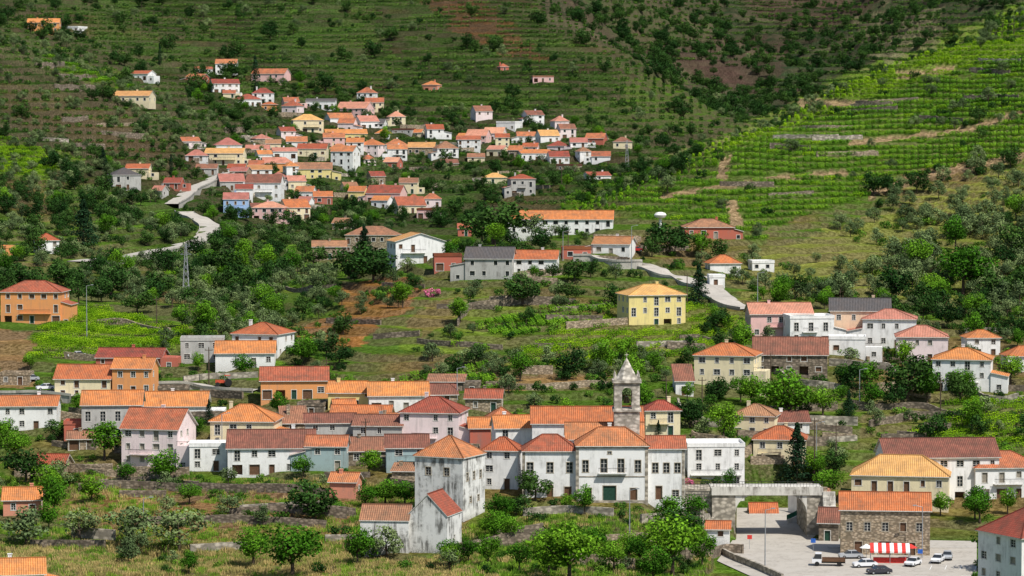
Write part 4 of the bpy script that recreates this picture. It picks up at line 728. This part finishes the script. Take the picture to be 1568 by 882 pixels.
scatter([(-80,900),(-80,700),(560,740),(760,780),(1090,780),(1090,900)],{'ggrass':220,'grass':80},440,620,.6,1.3)
scatter([(-60,760),(-60,560),(330,560),(700,600),(1060,600),(1060,700),(700,760)],{'broad':2.2,'bush':11,'dbush':5,'olive':1.2},560,760,.45,.9)
scatter([(690,882),(720,800),(800,775),(1050,775),(1095,882)],{'bush':22,'broad':8,'olive':2,'dbush':7},440,600,.4,.9)
scatter([(150,560),(330,480),(420,410),(590,400),(720,430),(940,430),(950,480),(780,540),(1060,560),(1060,600),(650,600),(330,560)],{'olive':5,'bush':9,'dbush':5,'broad':.7,'dark':.8},640,900,.5,1.15,clump=2)
scatter([(600,610),(660,545),(1060,545),(1060,610)],{'olive':8,'bush':10,'broad':1,'dbush':6},640,760,.6,1.1)
scatter([(300,540),(330,440),(450,410),(560,430),(450,520)],{'olive':7,'broad':1.,'bush':6,'dbush':5,'dark':1},700,960,.7,1.3)
scatter([(-80,470),(-80,300),(130,240),(250,300),(440,400),(400,480),(150,465)],{'olive':9,'dark':5,'dbush':7,'broad':.6},760,1250,.6,1.25)
scatter([(-80,300),(-80,30),(0,45),(220,130),(330,200),(250,300)],{'olive':9,'dbush':6,'dark':.9},950,1420,.6,1.15,clump=3)
scatter([(270,400),(250,200),(330,100),(600,150),(1000,200),(1100,210),(1000,330),(840,310),(780,345),(560,350),(450,400)],{'dbush':6,'dark':3.2,'olive':2.5,'bush':3,'broad':.5},1000,1800,.5,1.1)
scatter([(-80,130),(-80,-40),(1640,-40),(1640,180),(1000,210),(600,150)],{'dbush':2.0,'dark':.7,'olive':.4},1350,2700,.8,1.7,clump=4)
scatter([(830,-60),(1640,-60),(1640,60),(1400,90),(1100,210),(1000,120)],{'dark':1.6,'dbush':3.0},1750,3400,1.0,1.9,clump=5)
scatter(RG,{'olive':9,'bush':6},720,1000,.6,1.4,clump=6)
scatter([(1250,460),(1400,380),(1640,260),(1640,500),(1500,500)],{'olive':15,'dark':1.2,'bush':6,'broad':.9},720,1000,.8,1.6)
scatter(RV,{'dbush':1.0,'olive':.8},820,1300,.6,1.4)
scatter([(1100,235),(1250,165),(1400,100),(1640,10),(1640,-40),(1400,60),(1250,120),(1100,180)],{'dbush':5,'olive':3},950,1300,.6,1.2)
scatter([(1380,200),(1500,150),(1568,130),(1568,180),(1430,210)],{'olive':6,'dbush':6,'dark':1.5},900,1200,.8,1.4)
scatter([(1260,330),(1350,290),(1480,250),(1568,235),(1568,260),(1440,290),(1330,325)],{'olive':6,'dbush':8,'dark':1.},850,1150,.8,1.4)
scatter([(1040,620),(1060,500),(1130,440),(1640,440),(1640,700),(1350,690),(1270,740),(1060,680)],{'broad':3.5,'olive':5,'bush':12,'dark':2.5,'dbush':6},590,800,.5,1.15)
scatter([(1430,882),(1440,790),(1470,740),(1640,700),(1640,900)],{'broad':7,'bush':16},470,620,.5,1.)
scatter([(1060,760),(1060,670),(1270,690),(1310,780),(1240,760)],{'broad':4,'bush':10},555,640,.4,.8)
scatter([(560,460),(560,345),(780,345),(1180,400),(1100,460),(940,450)],{'olive':3,'dark':3.5,'dbush':7,'bush':7,'broad':1.2},790,1000,.5,1.1)
scatter([(380,400),(420,330),(700,330),(800,350),(560,360),(450,410)],{'dark':4,'dbush':6,'olive':4},900,1250,.6,1.2)
def rows_contour(poly,dz,dl,D0,D1,kind,s,dens=1.,alt=None):
    for Dm0 in np.arange(D0,D1,100.):
        Dm1=min(D1,Dm0+100); db=dl/((Dm0+Dm1)/2); bs=np.arange(-.2,.2,db)
        xs=[p[0] for p in poly]; bs=bs[(bs>(min(xs)-784)/F)&(bs<(max(xs)-784)/F)]
        Yg=np.arange(Dm0,Dm1,.8)
        G_Y,G_b=np.meshgrid(Yg,bs,indexing='ij'); G_X=G_b*G_Y; z=bil(Zs,G_X,G_Y)+fbm(G_X,G_Y,35,20,3)*2.2
        cr_=(np.floor(z[1:]/dz)!=np.floor(z[:-1]/dz)); X=G_X[1:][cr_]; Y=G_Y[1:][cr_]
        zz=bil(ZZ,X,Y); px,py=proj(X,Y,zz); m_=inpoly(px,py,poly)&(fbm(X,Y,22,33)>-.5); 
        for tp in TRK: m_&=~inpoly(px,py,tp)
        if dens<1: m_&=fbm(X,Y,60,35)>(.3-.6*dens)
        X,Y,px,py=X[m_],Y[m_],px[m_],py[m_]
        if len(X)==0: continue
        m_=clear(X,Y,1); X,Y,px,py=X[m_],Y[m_],px[m_],py[m_]; e=3.
        zx=bil(Zs,X+e,Y)-bil(Zs,X-e,Y); zy=bil(Zs,X,Y+e)-bil(Zs,X,Y-e); rz=np.arctan2(-zx,zy+1e-6); ss=s*(.75+.45*nr.rand(len(X)))
        if alt:
            g_=fbm(X,Y,90,44,2); up=(inpoly(px,py,RVU)&(g_>-.35))|(g_>.32)|(nr.rand(len(X))<.12); add(kind,X[up],Y[up],rz[up],ss[up]); up=~up; add(alt,X[up],Y[up],rz[up],ss[up])  # upper band favours bright vines, sunlight put into the leaf colour
        else: add(kind,X,Y,rz,ss)
def rows_line(poly,ang,sp,dl,D0,D1,kind='vine',s=1.):
    a=math.radians(ang); xs=[p[0] for p in poly]; cx=(np.mean(xs)-784)/F*(D0+D1)/2; cy=(D0+D1)/2; R=260
    U,V2=np.meshgrid(np.arange(-R,R,dl),np.arange(-R,R,sp)); X=(cx+U*math.cos(a)-V2*math.sin(a)).ravel(); Y=(cy+U*math.sin(a)+V2*math.cos(a)).ravel()
    m_=(Y>D0)&(Y<D1); X,Y=X[m_],Y[m_]; px,py=proj(X,Y,bil(ZZ,X,Y)); m_=inpoly(px,py,poly)&(fbm(X,Y,12,36)>-.55); X,Y=X[m_],Y[m_]; m_=clear(X,Y,1); X,Y=X[m_],Y[m_]; add(kind,X,Y,np.full(len(X),a),s*(.75+.45*nr.rand(len(X))))
rows_contour(RV,1.0,2.4,820,1300,'vine',1.05,alt='mvine')
rows_line(CFI,40,3.8,2.6,660,800,s=.95); rows_line(LV1,-12,3.4,2.6,660,830); rows_line(LRV,18,3.0,2.6,600,700); rows_line(LHB,-10,3,2.7,1000,1300); rows_line(LHB2,-10,3,2.7,1100,1400,'mvine'); rows_line(VV,-8,2.8,2.7,850,1050,'mvine')
rows_line([(600,592),(640,575),(740,560),(760,600)],5,3.,2.6,640,720,'mvine')
rows_line([(720,500),(840,472),(950,470),(900,490),(780,520)],5,3.,2.6,700,800,'mvine')
FH=[(-80,300),(-80,-60),(1640,-60),(1640,190),(1100,215),(1000,330),(780,340),(400,350),(300,300)]
rows_contour(FH,1.8,4.4,1060,1500,'dvine',.8,dens=.8); rows_contour(FH,1.8,5.2,1500,2300,'dvine',1.0,dens=.8); rows_contour(FH,3.2,6.0,2300,3300,'dvine',1.3,dens=.8)
names={'broad':'broadleaf_woodland','dark':'dark_woodland','olive':'olive_grove','bush':'shrubs','dbush':'dark_scrub','vine':'vineyard','mvine':'mid_green_vineyard','dvine':'terraced_vineyard','conifer':'conifers','cypress':'cypresses','pink':'oleanders','grass':'dry_meadow_grass','ggrass':'green_grass'}
for (k,i),L in PTS.items():
    X=np.concatenate([l[0] for l in L]);Y=np.concatenate([l[1] for l in L]);rz=np.concatenate([l[2] for l in L]);s=np.concatenate([l[3] for l in L])
    if len(X)==0: continue
    z=bil(ZZ,X,Y)-.12; me=bpy.data.meshes.new('points'); me.vertices.add(len(X)); me.vertices.foreach_set('co',np.stack([X,Y,z],1).astype(np.float32).ravel())
    a=me.attributes.new('rot','FLOAT_VECTOR','POINT'); a.data.foreach_set('vector',np.stack([0*rz,0*rz,rz],1).astype(np.float32).ravel()); a=me.attributes.new('scl','FLOAT','POINT'); a.data.foreach_set('value',s.astype(np.float32))
    o=bpy.data.objects.new(names[k],me); sc.collection.objects.link(o)
    ng=bpy.data.node_groups.new('inst_'+k+str(i),'GeometryNodeTree'); ng.interface.new_socket('Geometry',in_out='INPUT',socket_type='NodeSocketGeometry'); ng.interface.new_socket('Geometry',in_out='OUTPUT',socket_type='NodeSocketGeometry')
    gi=ng.nodes.new('NodeGroupInput'); go=ng.nodes.new('NodeGroupOutput'); ip=ng.nodes.new('GeometryNodeInstanceOnPoints'); oi=ng.nodes.new('GeometryNodeObjectInfo'); oi.inputs['Object'].default_value=SRC[(k,i)]; oi.inputs['As Instance'].default_value=True
    n1_=ng.nodes.new('GeometryNodeInputNamedAttribute'); n1_.data_type='FLOAT_VECTOR'; n1_.inputs['Name'].default_value='rot'; n2_=ng.nodes.new('GeometryNodeInputNamedAttribute'); n2_.data_type='FLOAT'; n2_.inputs['Name'].default_value='scl'
    er=ng.nodes.new('FunctionNodeEulerToRotation'); ln=ng.links.new
    ln(gi.outputs[0],ip.inputs['Points']); ln(oi.outputs['Geometry'],ip.inputs['Instance']); ln(n1_.outputs['Attribute'],er.inputs[0]); ln(er.outputs[0],ip.inputs['Rotation']); ln(n2_.outputs['Attribute'],ip.inputs['Scale']); ln(ip.outputs[0],go.inputs[0])
    md=o.modifiers.new('scatter','NODES'); md.node_group=ng
# ---------------------------------------------------------------- light, world, camera
EL,AZ=math.radians(54),math.radians(42)
d=Vector((math.sin(AZ)*math.cos(EL),-math.cos(AZ)*math.cos(EL),math.sin(EL)))
l=bpy.data.lights.new('sun','SUN'); l.energy=5.0; l.angle=math.radians(.5); l.color=(1,.955,.88); so=bpy.data.objects.new('sun',l); so.rotation_euler=d.to_track_quat('Z','Y').to_euler(); so.location=(0,0,400); sc.collection.objects.link(so)
w=bpy.data.worlds.new('World'); sc.world=w; w.use_nodes=True; nt=w.node_tree; sk=nt.nodes.new('ShaderNodeTexSky'); sk.sky_type='NISHITA'; sk.sun_disc=False; sk.sun_elevation=EL; sk.sun_rotation=math.atan2(d.x,d.y)
nt.links.new(sk.outputs[0],nt.nodes['Background'].inputs[0]); nt.nodes['Background'].inputs[1].default_value=.11
cam=bpy.data.cameras.new('camera'); co=bpy.data.objects.new('camera',cam); cam.angle=math.radians(20); cam.clip_start=1; cam.clip_end=20000; co.location=(0,0,HC); co.rotation_euler=(math.pi/2-PITCH,0,0); sc.collection.objects.link(co); sc.camera=co
sc.view_settings.view_transform='Standard'; sc.view_settings.look='None'; sc.view_settings.exposure=0
